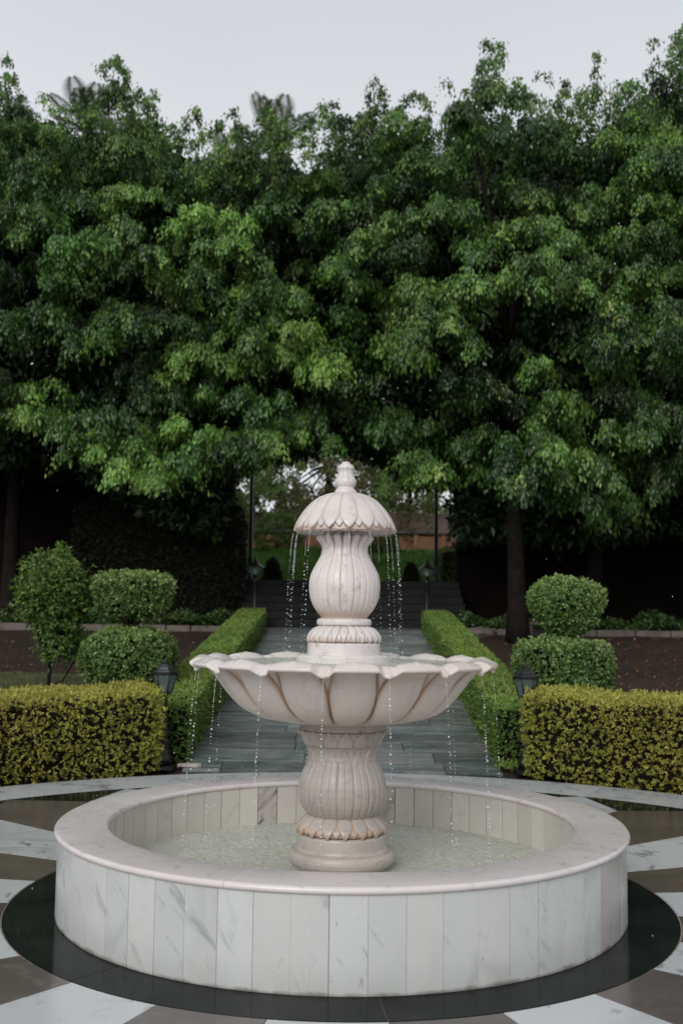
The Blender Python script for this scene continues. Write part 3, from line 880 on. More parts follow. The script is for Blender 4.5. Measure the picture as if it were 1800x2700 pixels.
def rel_c3(P, T, TH):
    a = np.abs(P); x = np.clip(a / .5, 0, 1)
    body = sstep(T, 0.02, 0.1) * (1 - sstep(T, 0.80, 0.88))
    H = -body * (0.0085 * np.exp(-((.5 - a) / .055) ** 1.3) + 0.0042 * np.exp(-(a / .04) ** 1.4))
    H2, d, h = petals(P, np.clip((T - .6) / .4, 0, 1), 0.2, 0.92, 0.3, 0.86, 0.0055, 0.002, 0.003, soft=0.05, pw=1.8)
    up_ = sstep(T, .74, .84)
    H = H * (1 - up_) + H2 * up_
    gr = np.exp(-((0.5 - a) / 0.02) ** 2) * body
    crack = np.exp(-(((TH - (PH - PI / NPET) - TAU / NPET * 0.0)) / 0.012) ** 2) * body * sstep(.9 - T, 0, .2)
    return H, np.clip(gr * .45 + crack * .8 + d * up_ * .35, 0, 1), np.clip(np.exp(-((.5 - a) / .09) ** 2) * .35 + np.exp(-(T / .06) ** 2), 0, 1), 0 * T
revolve('lower_vase', COL3, 768, 170, M['carved_old'], ft, rel_c3)
LOT2 = [(0.1872, 0.4575), (0.2005, 0.4532), (0.2139, 0.4423), (0.2325, 0.4249), (0.2485, 0.4075), (0.256, 0.3923), (0.2528, 0.3793), (0.240, 0.3684)]
LOT2 = [(r - .009, z) for r, z in LOT2]
def rel_l2(P, T, TH):
    H, d, h = petals(P, T, 0.35, 0.97, 0.4, 0.93, 0.011, 0.006, 0.008, soft=0.06, pw=1.7, dirt_k=1, rib=.001)
    return H, np.clip(d * .5 + sstep(T, .85, 1) * .7, 0, 1), h * .8 + sstep(T, .5, .9) * .8, 0 * T
revolve('lower_lotus_collar', LOT2, 768, 80, M['carved_old'], ft, rel_l2)
PL3 = [(0.225, 0.3684), (0.2457, 0.3684), (0.2536, 0.3629), (0.2563, 0.3554), (0.2578, 0.2991), (0.2604, 0.2883), (0.2666, 0.2818), (0.2822, 0.2783), (0.2941, 0.2688), (0.302, 0.2536), (0.3051, 0.2364), (0.301, 0.2169), (0.2885, 0.1996), (0.2715, 0.1867), (0.2662, 0.1759), (0.268, 0.10)]
def rel_p3(P, T, TH):
    j = np.exp(-((T - 0.40) / .018) ** 2) + np.exp(-((T - 0.83) / .03) ** 2)
    return 0 * T, 0.25 * j, np.clip(j, 0, 1), 0 * T
revolve('foot_moulding', PL3, 128, 120, M['carved_old'], ft, rel_p3, smooth_prof=False)

# water surfaces ---------------------------------------------------
def water_disc(name, r0, r1, z, nr_, nth, amp, lam, srcs, **kw):
    rr = np.linspace(r0, r1, nr_); th = np.linspace(0, TAU, nth, endpoint=False)
    RR, TH = np.meshgrid(rr, th, indexing='ij')
    x, y = RR * np.cos(TH), RR * np.sin(TH)
    h = np.zeros_like(x)
    for (sx, sy, ph) in srcs:
        d = np.hypot(x - sx, y - sy)
        h += np.sin(d * TAU / lam + ph) * np.exp(-d * 3.2)
    h = h * amp * 1.3
    V = np.stack([x, y, z + h], -1).reshape(-1, 3)
    idx = np.arange(nr_ * nth).reshape(nr_, nth); nx = np.roll(idx, -1, 1)
    F = np.stack([idx[:-1], idx[1:], nx[1:], nx[:-1]], -1).reshape(-1, 4)
    return link(name, np_mesh(name, V, F, True), M['water'], None, **kw)
bang = [PH + TAU / NPET * (k + .5) for k in range(NPET)]
srcs = [(0.93 * math.cos(t), 0.93 * math.sin(t), random.uniform(0, 6)) for t in bang]
water_disc('pool_water', 0.255, 1.3215, 0.172, 90, 300, 0.0034, 0.05, srcs, kind='structure', label='pale green rippled water filling the round marble pool')
srcs = [(0.36 * math.cos(t + .2), 0.36 * math.sin(t + .2), random.uniform(0, 6)) for t in bang]
water_disc('bowl_water', 0.272, 0.80, 1.333, 60, 240, 0.0014, 0.035, srcs, kind='structure', label='thin sheet of rippled water brimming in the petalled bowl')

# falling strings of drops ------------------------------------------
def ico():
    t = (1 + 5 ** .5) / 2
    v = np.array([(-1, t, 0), (1, t, 0), (-1, -t, 0), (1, -t, 0), (0, -1, t), (0, 1, t), (0, -1, -t), (0, 1, -t), (t, 0, -1), (t, 0, 1), (-t, 0, -1), (-t, 0, 1)], float)
    v /= np.linalg.norm(v[0])
    f = np.array([(0, 11, 5), (0, 5, 1), (0, 1, 7), (0, 7, 10), (0, 10, 11), (1, 5, 9), (5, 11, 4), (11, 10, 2), (10, 7, 6), (7, 1, 8), (3, 9, 4), (3, 4, 2), (3, 2, 6), (3, 6, 8), (3, 8, 9), (4, 9, 5), (2, 4, 11), (6, 2, 10), (8, 6, 7), (9, 8, 1)])
    # one subdivision
    vs = [tuple(x) for x in v]; cache = {}; nf = []
    def mid(a, b_):
        k = (min(a, b_), max(a, b_))
        if k not in cache:
            m_ = (np.array(vs[a]) + np.array(vs[b_])); m_ /= np.linalg.norm(m_); vs.append(tuple(m_)); cache[k] = len(vs) - 1
        return cache[k]
    for a, b_, c_ in f:
        ab, bc, ca = mid(a, b_), mid(b_, c_), mid(c_, a)
        nf += [(a, ab, ca), (b_, bc, ab), (c_, ca, bc), (ab, bc, ca)]
    return np.array(vs), np.array(nf)
ICV, ICF = ico()
def drops_mesh(name, pos, rad, stretch):
    pos = np.array(pos); rad = np.array(rad); st_ = np.array(stretch)
    V = ICV[None] * rad[:, None, None]
    V = V.copy(); V[..., 2] *= st_[:, None]
    V = V + pos[:, None, :]
    n = len(pos)
    F = ICF[None] + (np.arange(n) * len(ICV))[:, None, None]
    return np_mesh(name, V.reshape(-1, 3), F.reshape(-1, 3), True)
def trickle(ang, r0, z0, z1, cord, drift, seed, heavy=1.0, split=False):
    rs = random.Random(seed)
    pos, rad, stq = [], [], []
    H = z0 - z1; z = 0.0
    dx, dy = math.cos(ang), math.sin(ang)
    while z < H:
        t = math.sqrt(z / H)
        near = z < cord
        r = (0.0009 + rs.uniform(0, .0011)) if near else rs.choice([.0012, .0020, .0030, .0040, .0046]) * heavy * rs.uniform(.55, 1.05)
        if not near and rs.random() < .12: z += rs.uniform(.015, .05)
        spread = 0.0006 + 0.0045 * (z / H)
        out = r0 + drift * t
        lat = rs.gauss(0, spread)
        pos.append((dx * out - dy * lat + rs.gauss(0, spread * .4), dy * out + dx * lat, z0 - z))
        rad.append(r); stq.append(rs.uniform(1.4, 2.4) if near else rs.uniform(.85, 1.35))
        if split and z > H * .35 and rs.random() < .5:
            pos.append((dx * (out - .012) - dy * (lat + .016), dy * (out - .012) + dx * (lat + .016), z0 - z - .01)); rad.append(rs.uniform(.0012, .0026)); stq.append(1.1)
        z += (rs.uniform(.0028, .0085) if near else (r * 2 + rs.uniform(.006, .022) * (0.4 + 1.3 * z / H)))
    return drops_mesh('water_trickle', pos, rad, stq)
def side_words(ang, r):
    x, y = r * math.cos(ang), r * math.sin(ang)
    return x, y
dome_a = [PH + TAU / NPET * k for k in range(NPET)]
order = sorted(range(NPET), key=lambda k: math.cos(dome_a[k]))
names = ['first', 'second', 'third', 'fourth', 'fifth', 'sixth', 'seventh', 'eighth', 'ninth', 'tenth', 'eleventh', 'twelfth', 'thirteenth', 'fourteenth', 'fifteenth', 'sixteenth']
for rank, k in enumerate(order):
    a = dome_a[k]
    front = math.sin(a) < 0
    lab = '%s string of water drops from the left under the %s of the dome rim' % (names[rank], 'front' if front else 'back')
    root = empty('water_trickle', label=lab, cat='water trickle', group='strings of drops falling from the dome')
    link('drops', trickle(a, 0.302, 2.083, 1.335, 0.16 + .05 * math.sin(k * 3), 0.045, 100 + k, 0.95, split=(k % 3 == 0)), M['drop'], root, kind='stuff')
order = sorted(range(NPET), key=lambda k: math.cos(bang[k]))
skip = {5, 9, 12}
for rank, k in enumerate(order):
    a = bang[k]
    front = math.sin(a) < 0
    lab = '%s string of water drops from the left off the %s of the wide bowl' % (names[rank], 'front' if front else 'back')
    root = empty('water_trickle', label=lab, cat='water trickle', group='strings of drops falling from the bowl')
    link('drops', trickle(a, 0.853, 1.283, 0.175, 0.14 if (k % 2) else 0.05, 0.06, 300 + k, 1.15, split=(k % 4 == 1)), M['drop'], root, kind='stuff')
# splashes in pool and bowl, plus thin rain in the air
pos, rad, stq = [], [], []
for a in bang:
    for _ in range(42):
        d = abs(random.gauss(0, .05)); t = random.uniform(0, TAU)
        pos.append((0.915 * math.cos(a) + d * math.cos(t), 0.915 * math.sin(a) + d * math.sin(t), 0.176 + abs(random.gauss(0, .03)))); rad.append(random.uniform(.0012, .0032)); stq.append(1)
for a in dome_a:
    for _ in range(22):
        d = abs(random.gauss(0, .04)); t = random.uniform(0, TAU)
        pos.append((0.345 * math.cos(a) + d * math.cos(t), 0.345 * math.sin(a) + d * math.sin(t), 1.335 + abs(random.gauss(0, .035)))); rad.append(random.uniform(.0008, .0022)); stq.append(1)
link('splash_drops', drops_mesh('splash_drops', pos, rad, stq), M['drop'], None, kind='stuff', label='tiny splashing drops over the pool and bowl water')
pos, rad, stq = [], [], []
for _ in range(420):
    y = random.uniform(-2.5, 9); d = y + 6.18
    pos.append((random.uniform(-.38, .38) * d, y, 1.6 + random.uniform(-.45, .7) * d)); rad.append(random.uniform(.0010, .0018)); stq.append(random.uniform(1.2, 3))
pos = [(x, y, max(z, .5)) for x, y, z in pos]
link('rain_drops', drops_mesh('rain_drops', pos, rad, stq), M['drop'], None, kind='stuff', label='fine scattered raindrops falling through the garden air')

# ------------------------------------------------------------------ foliage
def unit(a): return a / (np.linalg.norm(a, axis=-1, keepdims=True) + 1e-9)
def leaves_mesh(name, pos, axis, nrm, length, width, tone, fold=0.18, shape=0.45):
    """one folded diamond (two triangles) per leaf"""
    n = len(pos)
    axis = unit(axis); side = unit(np.cross(nrm, axis)); nn = np.cross(axis, side)
    L = (np.zeros(n) + length)[:, None]; W = (np.zeros(n) + width)[:, None]
    p0 = pos; p2 = pos + axis * L - nn * L * .08
    mid = pos + axis * L * shape
    p1 = mid + side * W * .5 - nn * W * fold; p3 = mid - side * W * .5 - nn * W * fold
    V = np.stack([p0, p1, p2, p3], 1).reshape(-1, 3)
    b0 = np.arange(n) * 4
    F = np.concatenate([np.stack([b0, b0 + 1, b0 + 2], 1), np.stack([b0, b0 + 2, b0 + 3], 1)])
    return np_mesh(name, V, F, False, {'tone': np.repeat(tone, 4)})
def rdir(n): return unit(rng.normal(size=(n, 3)))

def clumps_to_leaves(C, Rc, nspray, nleaf, size, droop=1.35, flat=1.0, tone_mu=.45, off=0.0):
    """drooping leafy boughs: every clump is a bunch of arching sprays"""
    n = len(C)
    az = rng.uniform(0, TAU, (n, nspray)); el = rng.uniform(-0.1, 1.1, (n, nspray)) * flat
    d = np.stack([np.cos(az) * np.cos(el), np.sin(az) * np.cos(el), np.sin(el)], -1)
    Ls = Rc[:, None] * rng.uniform(.55, 1.15, (n, nspray))
    t = rng.beta(1.9, 1.2, (n, nspray, nleaf))
    P = C[:, None, None, :] + d[:, :, None, :] * (t * Ls[..., None])[..., None] * np.array([1, 1, .8])
    P[..., 2] -= droop * Ls[..., None] * t ** 2.0
    sig = (0.03 + 0.075 * Rc)[:, None, None, None]
    P = P + rng.normal(size=P.shape) * sig
    tang = d[:, :, None, :] * np.array([1, 1, .6]) + np.array([0, 0, -1.0]) * (2 * droop * t)[..., None]
    ax = unit(tang * .7 + rng.normal(size=P.shape) * .40 + np.array([0, 0, -0.8]))
    outw = unit((P - C[:, None, None, :]) * np.array([1, 1, .4]))
    nr_ = unit(outw * .8 + np.array([0, -.25, .6]) + rng.normal(size=P.shape) * .34)
    ctone = np.clip(rng.normal(tone_mu, .05, n) + off, .05, .9)
    stone = ctone[:, None] + rng.normal(0, .10, (n, nspray))
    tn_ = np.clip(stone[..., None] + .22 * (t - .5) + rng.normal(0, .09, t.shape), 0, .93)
    L = size * rng.uniform(.7, 1.25, t.shape)
    return P.reshape(-1, 3), ax.reshape(-1, 3), nr_.reshape(-1, 3), L.ravel(), tn_.ravel()

SKY = np.array([(-12, 12.3), (-8.5, 12.6), (-6.905, 12.2), (-6.458, 12.25), (-5.911, 11.67), (-5.308, 11.4), (-4.75, 11.9), (-4.521, 12.55), (-4.2, 11.95), (-3.894, 11.6), (-3.142, 11.35), (-2.249, 11.3), (-1.509, 11.68), (-0.903, 10.95), (-0.43, 11.75), (0.1, 11.7), (0.575, 11.95), (1.321, 11.85), (1.992, 11.45), (2.45, 12.3), (2.739, 12.86), (3.1, 12.4), (3.558, 12.16), (4.153, 11.9), (4.679, 12.33), (5.045, 11.8), (5.649, 12.34), (6.0, 12.0), (6.485, 13.2), (8, 13.0), (12, 12.4)])
LOW = np.array([(-12, 5.4), (-5.9, 5.3), (-5.0, 4.7), (-3.9, 4.1), (-2.65, 3.8), (-1.7, 4.15), (-0.1, 4.35), (0.9, 4.1), (1.4, 3.7), (2.5, 3.8), (3.8, 3.9), (5.1, 3.7), (6.5, 4.0), (12, 4.2)])
from mathutils import noise as mnoise
def nzf(x, y, z): return mnoise.noise(Vector((x, y, z)))
TREES = [-7.4, -5.0, -2.75, 3.41, 5.5, 7.7]
BORD = [-6.2, -3.9, 0.25, 4.4, 6.6]
tree_clumps = [[] for _ in TREES]
def assign(x): 
    return sum(1 for b_ in BORD if x > b_)
def place_layer(n_try, layer, mind):
    pts = []
    grid = {}
    for _ in range(n_try):
        x = random.uniform(-9.2, 9.2)
        zt = np.interp(x, SKY[:, 0], SKY[:, 1]); zl = np.interp(x, LOW[:, 0], LOW[:, 1])
        z = random.uniform(zl, zt - .42)
        u = (z - zl) / (zt - zl)
        r = .50 + .25 * random.random()
        zl2 = zl
        yf = 11.7 + 2.3 * u ** 1.4 + 0.9 * (1 - u) ** 4 * 0.6
        yf += 1.7 * nzf(x * .42, z * .5, 3.3) + .8 * nzf(x * 1.0, z * 1.1, 9.1)
        yf += 1.3 * math.exp(-((x + .35) / .9) ** 2) * (1 - u) ** .7      # the seam between the two sides
        y = yf + layer * 0.75 + random.uniform(-.15, .15)
        kd = (y + 6.18) / 17.7
        if abs(x + .1) < 2.6 and z < 1.6 + (zl - 1.6 + .38) * kd: continue
        if layer < 2:
            if nzf(x * .62 + 5, z * .8, layer * .9 + 1.7) < (-0.02 if z < 7.8 else -.30): continue
        if z > zt - .8: r *= .8
        k = (int(x // mind), int(z // mind)); ok = True
        for i in (-1, 0, 1):
            for j in (-1, 0, 1):
                for q in grid.get((k[0] + i, k[1] + j), ()):
                    if (q[0] - x) ** 2 + (q[1] - z) ** 2 < (mind * (r / .53)) ** 2: ok = False
        if not ok: continue
        grid.setdefault(k, []).append((x, z))
        pts.append((x, y, z, r, layer))
    return pts
def bough(x, y, z, L_, up0, az, nsub, r0, layer, out):
    """a branch that reaches out and arches down, carrying leafy sub-clumps"""
    tone = random.gauss(-.03, .19)
    dx, dy = math.cos(az), math.sin(az)
    ax_, ay_ = x - dx * L_ * .75, y - dy * L_ * .75
    bend = random.uniform(.45, .95)
    for i in range(nsub):
        t = .25 + .85 * ((i + random.random()) / nsub)
        lat = random.gauss(0, .26 * L_ * (1.15 - .5 * t))
        h = L_ * (up0 * t - bend * t * t) - L_ * (up0 * .75 - bend * .56)
        r = r0 * random.choice([.65, .85, 1.0, 1.25]) * (1.15 - .35 * t)
        out.append((ax_ + dx * L_ * t - dy * lat, ay_ + dy * L_ * t + dx * lat, z + h - abs(lat) * .25 + random.gauss(0, .06), r, layer, tone + random.gauss(0, .07)))
seeds = place_layer(4000, 0, .74) + place_layer(3000, 1.0, .78) + place_layer(1500, 2.6, .9)
allc = []
for c_ in seeds:
    x, y, z, r, layer = c_
    L_ = random.choice([.8, 1.1, 1.5, 1.9]) * random.uniform(.85, 1.15) if layer < 2 else 1.3
    zt = np.interp(x, SKY[:, 0], SKY[:, 1])
    if z > zt - 1.2: L_ = min(L_, .9)
    bough(x, y, z + .1, L_, random.uniform(.25, .8), random.gauss(-PI / 2, .75), max(5, int(7.5 * L_)) if layer < 2 else 6, .31 if layer < 2 else .42, layer, allc)
kept = []
for c_ in allc:
    zt = np.interp(c_[0], SKY[:, 0], SKY[:, 1]); zl = np.interp(c_[0], LOW[:, 0], LOW[:, 1]); kd = (c_[1] + 6.18) / 17.7
    if c_[2] > zt - .2: continue
    if abs(c_[0] + .1) < 2.5 and c_[2] < 1.6 + (zl - 1.6 + .22) * kd: continue
    if c_[2] < zl - .15: continue
    kept.append(c_)
allc = kept
for c_ in allc: tree_clumps[assign(c_[0])].append(c_)
# ragged leaders breaking the skyline
PEAKS = [(-6.6, 12.3, .5), (-4.52, 12.62, .36), (-4.0, 11.8, .5), (-3.0, 11.5, .5), (-1.5, 11.7, .32), (-.45, 11.8, .3), (.55, 12.0, .45), (1.3, 11.95, .4), (2.72, 12.95, .38), (3.5, 12.25, .45), (4.66, 12.4, .35), (5.6, 12.4, .45), (6.5, 13.4, .5), (-5.4, 11.65, .4), (7.6, 13, .5), (-8, 12.6, .5), (-2.2, 11.5, .4), (2.1, 11.7, .3), (4.1, 12.05, .35)]
leaders = [[] for _ in TREES]
for (px, pz_, w) in PEAKS:
    for k in range(26):
        f = (k / 25) ** .8
        hz = pz_ - .05 - f * 1.2
        leaders[assign(px)].append((px + random.gauss(0, .07 + w * 1.25 * f), 13.6 + random.gauss(0, .3), hz, .15 + .14 * f, 0, random.gauss(0, .08)))

root_specs = []
for ti, tx in enumerate(TREES):
    lab = ['big glossy fig tree at the far left with its crown running past the frame',
           'glossy fig tree behind the twin-tier topiary, with a tall pointed leader above its crown',
           'glossy fig tree left of the path whose crown arches over the steps',
           'fig tree right of the path with its bare grey trunk showing beside the topiary',
           'glossy fig tree behind the right golden hedge with pale yellowing sprays',
           'tallest fig tree at the far right edge, crown partly cut by the frame'][ti]
    ty = 17.0 + (0.3 if ti % 2 else 0)
    if ti == 3: tx, ty = 3.41, 14.53
    root = empty('fig_tree', (tx, ty, gz(min(ty, 16.2)) - .03), label=lab, cat='tree', group='row of fig trees behind the garden')
    mt = MB()
    lean = random.uniform(-.25, .25) if ti != 3 else -.18
    top = 5.4
    pts = [(lean * (k / 8) ** 1.5, .05 * math.sin(k), top * k / 8) for k in range(9)]
    rad = [.26 - .018 * k for k in range(9)]; rad[0] = .33; rad[1] = .25
    rad = [r * .78 for r in rad]
    mt.tube(pts, rad, 14)
    mt.build('trunk', M['bark'], root)
    lb = MB()
    mine = tree_clumps[ti]
    step_ = max(1, len(mine) // 26)
    for c_ in mine[::step_]:
        a = Vector(pts[-1 if c_[2] > 7 else 6]); b_ = Vector((c_[0] - tx, c_[1] - ty, c_[2] - gz(min(ty, 16.2))))
        mid_ = a.lerp(b_, .5) + Vector((random.gauss(0, .2), random.gauss(0, .2), .35))
        lb.tube([a, a.lerp(mid_, .55) + Vector((0, 0, .1)), mid_, b_], [.07, .045, .028, .01], 6)
    lb.build('limbs', M['bark'], root)
    # foliage
    def arr(cl): return np.array([c_[:3] for c_ in cl], float), np.array([c_[3] for c_ in cl], float), np.array([c_[5] for c_ in cl], float)
    out_ = []
    front = [c_ for c_ in mine if c_[4] == 0]; second = [c_ for c_ in mine if 0 < c_[4] < 1.5]; back = [c_ for c_ in mine if c_[4] > 1.5]
    for cl, ns, nl, size in ((front, 9, 27, .092), (second, 8, 25, .094), (back, 8, 24, .125), (leaders[ti], 5, 15, .082)):
        if not cl: continue
        C_, R_, O_ = arr(cl)
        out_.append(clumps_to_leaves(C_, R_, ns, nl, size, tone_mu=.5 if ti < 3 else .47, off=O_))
    # inner and rear leaf mass closing the crown, deep shade painted in as dark tone
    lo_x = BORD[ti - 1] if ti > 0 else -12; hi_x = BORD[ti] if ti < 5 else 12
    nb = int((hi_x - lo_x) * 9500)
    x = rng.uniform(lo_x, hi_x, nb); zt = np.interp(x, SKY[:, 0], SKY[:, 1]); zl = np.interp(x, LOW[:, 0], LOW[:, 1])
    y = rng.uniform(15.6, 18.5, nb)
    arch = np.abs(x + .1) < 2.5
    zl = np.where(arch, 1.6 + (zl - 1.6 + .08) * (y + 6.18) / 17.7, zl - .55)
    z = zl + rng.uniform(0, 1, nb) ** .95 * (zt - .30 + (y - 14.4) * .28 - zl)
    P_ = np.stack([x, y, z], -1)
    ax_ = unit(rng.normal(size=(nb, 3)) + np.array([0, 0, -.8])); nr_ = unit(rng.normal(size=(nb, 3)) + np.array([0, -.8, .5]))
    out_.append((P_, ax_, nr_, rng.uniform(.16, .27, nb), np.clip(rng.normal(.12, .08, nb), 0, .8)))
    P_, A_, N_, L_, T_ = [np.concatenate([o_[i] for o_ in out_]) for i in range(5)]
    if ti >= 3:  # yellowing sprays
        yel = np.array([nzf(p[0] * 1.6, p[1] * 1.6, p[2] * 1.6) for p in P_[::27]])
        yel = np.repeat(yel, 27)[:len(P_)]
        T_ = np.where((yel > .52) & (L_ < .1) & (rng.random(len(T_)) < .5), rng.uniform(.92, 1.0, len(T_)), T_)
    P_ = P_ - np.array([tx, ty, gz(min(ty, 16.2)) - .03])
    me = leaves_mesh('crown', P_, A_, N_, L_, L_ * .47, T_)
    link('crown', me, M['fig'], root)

# --- hedges -------------------------------------------------------
def rounded(v, e=4.0): return v
def sprigs(P, N, n_leaf, length, width, tone_mu, tone_sd, out_amt, upb=.25, spread=.9, top_light=0.0):
    """short shoots of leaves on a clipped surface"""
    n = len(P)
    poke = rng.beta(1.6, 2.2, n) * out_amt
    base = P + N * poke[:, None]
    sd_ = unit(N + rng.normal(size=(n, 3)) * .45 + np.array([0, 0, upb]))
    ax = unit(sd_[:, None, :] * (1 - spread * .5) + rng.normal(size=(n, n_leaf, 3)) * spread)
    pos = base[:, None, :] - sd_[:, None, :] * rng.uniform(0, 1, (n, n_leaf))[..., None] * length * 1.1
    nr_ = unit(sd_[:, None, :] + rng.normal(size=(n, n_leaf, 3)) * .5)
    tn_ = tone_mu + top_light * np.clip(N[:, 2], 0, 1)[:, None] + (poke / out_amt - .4)[:, None] * .35 + rng.normal(0, tone_sd, (n, 1)) + rng.normal(0, tone_sd * .6, (n, n_leaf))  # upward faces get paler leaves, top light painted into the tone
    L = length * rng.uniform(.65, 1.2, (n, n_leaf))
    return pos.reshape(-1, 3), ax.reshape(-1, 3), nr_.reshape(-1, 3), L.ravel(), np.clip(tn_, 0, 1).ravel()

def sweep_hedge(name, centre, half, height, zbase, n_s, dens, leafp, mat, smin, smax, core_in=.05, wob=.02, seed=1, round_=.09, ends=True, flare=0.0, **kw):
    """centre(s)->(x,y,nx,ny) ; section is a rounded box"""
    root = empty(name, (0, 0, 0), **kw)
    rs_ = np.random.default_rng(seed)
    nl, nw, out_amt, tmu, tsd, ttop = leafp['n'], leafp['w'], leafp['out'], leafp['mu'], leafp['sd'], leafp.get('top', 0)
    # sample surface
    L = smax - smin
    hm = height(0.5) if callable(height) else height
    def section(u, ss, ins=0.0):
        """u in 0..1 goes front-bottom -> front-top -> back-top -> back-bottom"""
        h = np.array([height(x) if callable(height) else height for x in ss]) - ins
        w = half - ins
        per = 2 * h + 2 * w
        d = u * per
        off = np.where(d < h, w, np.where(d < h + 2 * w, w - (d - h), -w))
        z = np.where(d < h, d, np.where(d < h + 2 * w, h, h - (d - h - 2 * w)))
        no = np.where(d < h, 1.0, np.where(d < h + 2 * w, 0.0, -1.0)); nz_ = np.where((d >= h) & (d < h + 2 * w), 1.0, 0.0)
        # round the top corners
        cx = np.clip(np.abs(off) - (w - round_), 0, None); cz = np.clip(z - (h - round_), 0, None)
        both = (cx > 0) & (cz > 0)
        ln = np.hypot(cx, cz) + 1e-9
        offr = np.where(both, np.sign(off) * (w - round_ + cx / ln * round_), off)
        zr = np.where(both, h - round_ + cz / ln * round_, z)
        no = np.where(both, np.sign(off) * cx / ln, no); nz_ = np.where(both, cz / ln, nz_)
        offr = offr * (1 - flare * (1 - z / np.maximum(h, .01)))
        return offr, zr, no, nz_
    area = L * (2 * hm + 2 * half)
    n = int(area * dens)
    ss = rs_.uniform(smin, smax, n); u = rs_.uniform(0, 1, n)
    off, z, no, nz_ = section(u, ss)
    cx, cy, nx, ny = centre(ss)
    P = np.stack([cx + nx * off, cy + ny * off, zbase(cx, cy) + z], -1)
    N = np.stack([nx * no, ny * no, nz_], -1)
    PP, NN = [P], [N]
    if ends:
        for s_end, sg in ((smin, -1), (smax, 1)):
            ne = int(2 * half * hm * dens)
            o_ = rs_.uniform(-half, half, ne); zz = rs_.uniform(0, 1, ne)
            s_ = np.full(ne, s_end)
            hh = np.array([height(x) if callable(height) else height for x in s_])
            cx, cy, nx, ny = centre(s_); tx_, ty_ = -ny, nx
            e_ = 1e-3; c2x, c2y, _, _ = centre(s_ + e_); tx_, ty_ = (c2x - cx) / e_, (c2y - cy) / e_
            ln = np.hypot(tx_, ty_); tx_, ty_ = tx_ / ln * sg, ty_ / ln * sg
            rr = (1 - np.clip((np.abs(o_) - (half - round_)) / round_, 0, 1) ** 2)
            pull = round_ * (1 - np.sqrt(np.clip(rr, 0, 1))) + round_ * np.clip((zz * hh - (hh - round_)) / round_, 0, 1) ** 2 * .6
            taper = flare * .5 * half * (1 - zz)
            o_ = o_ * (1 - flare * (1 - zz))
            PP.append(np.stack([cx + nx * o_ - tx_ * (pull + taper), cy + ny * o_ - ty_ * (pull + taper), zbase(cx, cy) + zz * hh], -1)); NN.append(np.stack([tx_, ty_, 0 * tx_], -1))
    P = np.concatenate(PP); N = np.concatenate(NN)
    wn = np.array([nzf(*(p * 2.3)) for p in P[::6]]); wn = np.repeat(wn, 6)[:len(P)]
    wn2 = np.sin(P[:, 0] * 5 + 2 * np.sin(P[:, 1] * 4)) * np.sin(P[:, 2] * 7 + P[:, 1] * 5)
    P = P + N * (wob * wn2)[:, None]
    res = sprigs(P, N, nl, nw, nw * .5, tmu, tsd, out_amt, top_light=ttop)
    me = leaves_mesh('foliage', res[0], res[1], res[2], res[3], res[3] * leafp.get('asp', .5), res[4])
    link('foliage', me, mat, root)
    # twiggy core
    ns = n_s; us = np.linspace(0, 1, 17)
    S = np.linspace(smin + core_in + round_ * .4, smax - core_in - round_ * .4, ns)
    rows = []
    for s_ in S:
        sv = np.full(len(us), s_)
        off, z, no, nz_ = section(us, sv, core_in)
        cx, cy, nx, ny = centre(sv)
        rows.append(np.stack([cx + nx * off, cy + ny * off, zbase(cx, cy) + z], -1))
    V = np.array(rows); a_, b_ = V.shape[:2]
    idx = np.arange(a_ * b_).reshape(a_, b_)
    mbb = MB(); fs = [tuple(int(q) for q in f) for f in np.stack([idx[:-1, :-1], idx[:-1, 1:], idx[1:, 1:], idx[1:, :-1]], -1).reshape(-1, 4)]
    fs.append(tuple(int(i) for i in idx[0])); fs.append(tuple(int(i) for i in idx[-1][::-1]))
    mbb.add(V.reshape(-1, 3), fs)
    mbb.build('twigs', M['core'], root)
    return root

zb = lambda x, y: np.maximum(0, SL * (y - Y0)) * 1.0 - 0.02
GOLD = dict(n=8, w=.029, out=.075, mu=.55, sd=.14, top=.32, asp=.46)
def arc_centre(rc):
    def f(s_):  # s is the arc angle in radians * rc
        a = s_ / rc
        return rc * np.cos(a), rc * np.sin(a), -np.cos(a), -np.sin(a)
    return f
rc = 5.52
# left hedge spans angles 113 .. 160 ; right 19 .. 67
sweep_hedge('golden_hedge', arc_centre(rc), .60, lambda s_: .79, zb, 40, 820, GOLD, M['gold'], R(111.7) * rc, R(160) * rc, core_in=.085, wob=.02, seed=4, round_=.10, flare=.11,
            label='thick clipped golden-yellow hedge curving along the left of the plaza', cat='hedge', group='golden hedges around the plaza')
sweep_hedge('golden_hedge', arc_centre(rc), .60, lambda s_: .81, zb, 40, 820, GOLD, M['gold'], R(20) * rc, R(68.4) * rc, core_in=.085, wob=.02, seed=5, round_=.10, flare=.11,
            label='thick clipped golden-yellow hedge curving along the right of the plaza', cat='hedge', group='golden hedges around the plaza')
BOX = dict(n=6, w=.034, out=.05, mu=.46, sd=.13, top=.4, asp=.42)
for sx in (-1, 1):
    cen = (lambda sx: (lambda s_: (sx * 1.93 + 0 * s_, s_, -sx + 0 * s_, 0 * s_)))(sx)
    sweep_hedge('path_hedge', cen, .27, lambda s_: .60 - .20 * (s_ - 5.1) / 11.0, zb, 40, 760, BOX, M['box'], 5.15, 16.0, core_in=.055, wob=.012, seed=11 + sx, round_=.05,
                label='long low clipped green hedge along the %s edge of the slate path' % ('left' if sx < 0 else 'right'), cat='hedge', group='green hedges lining the path')

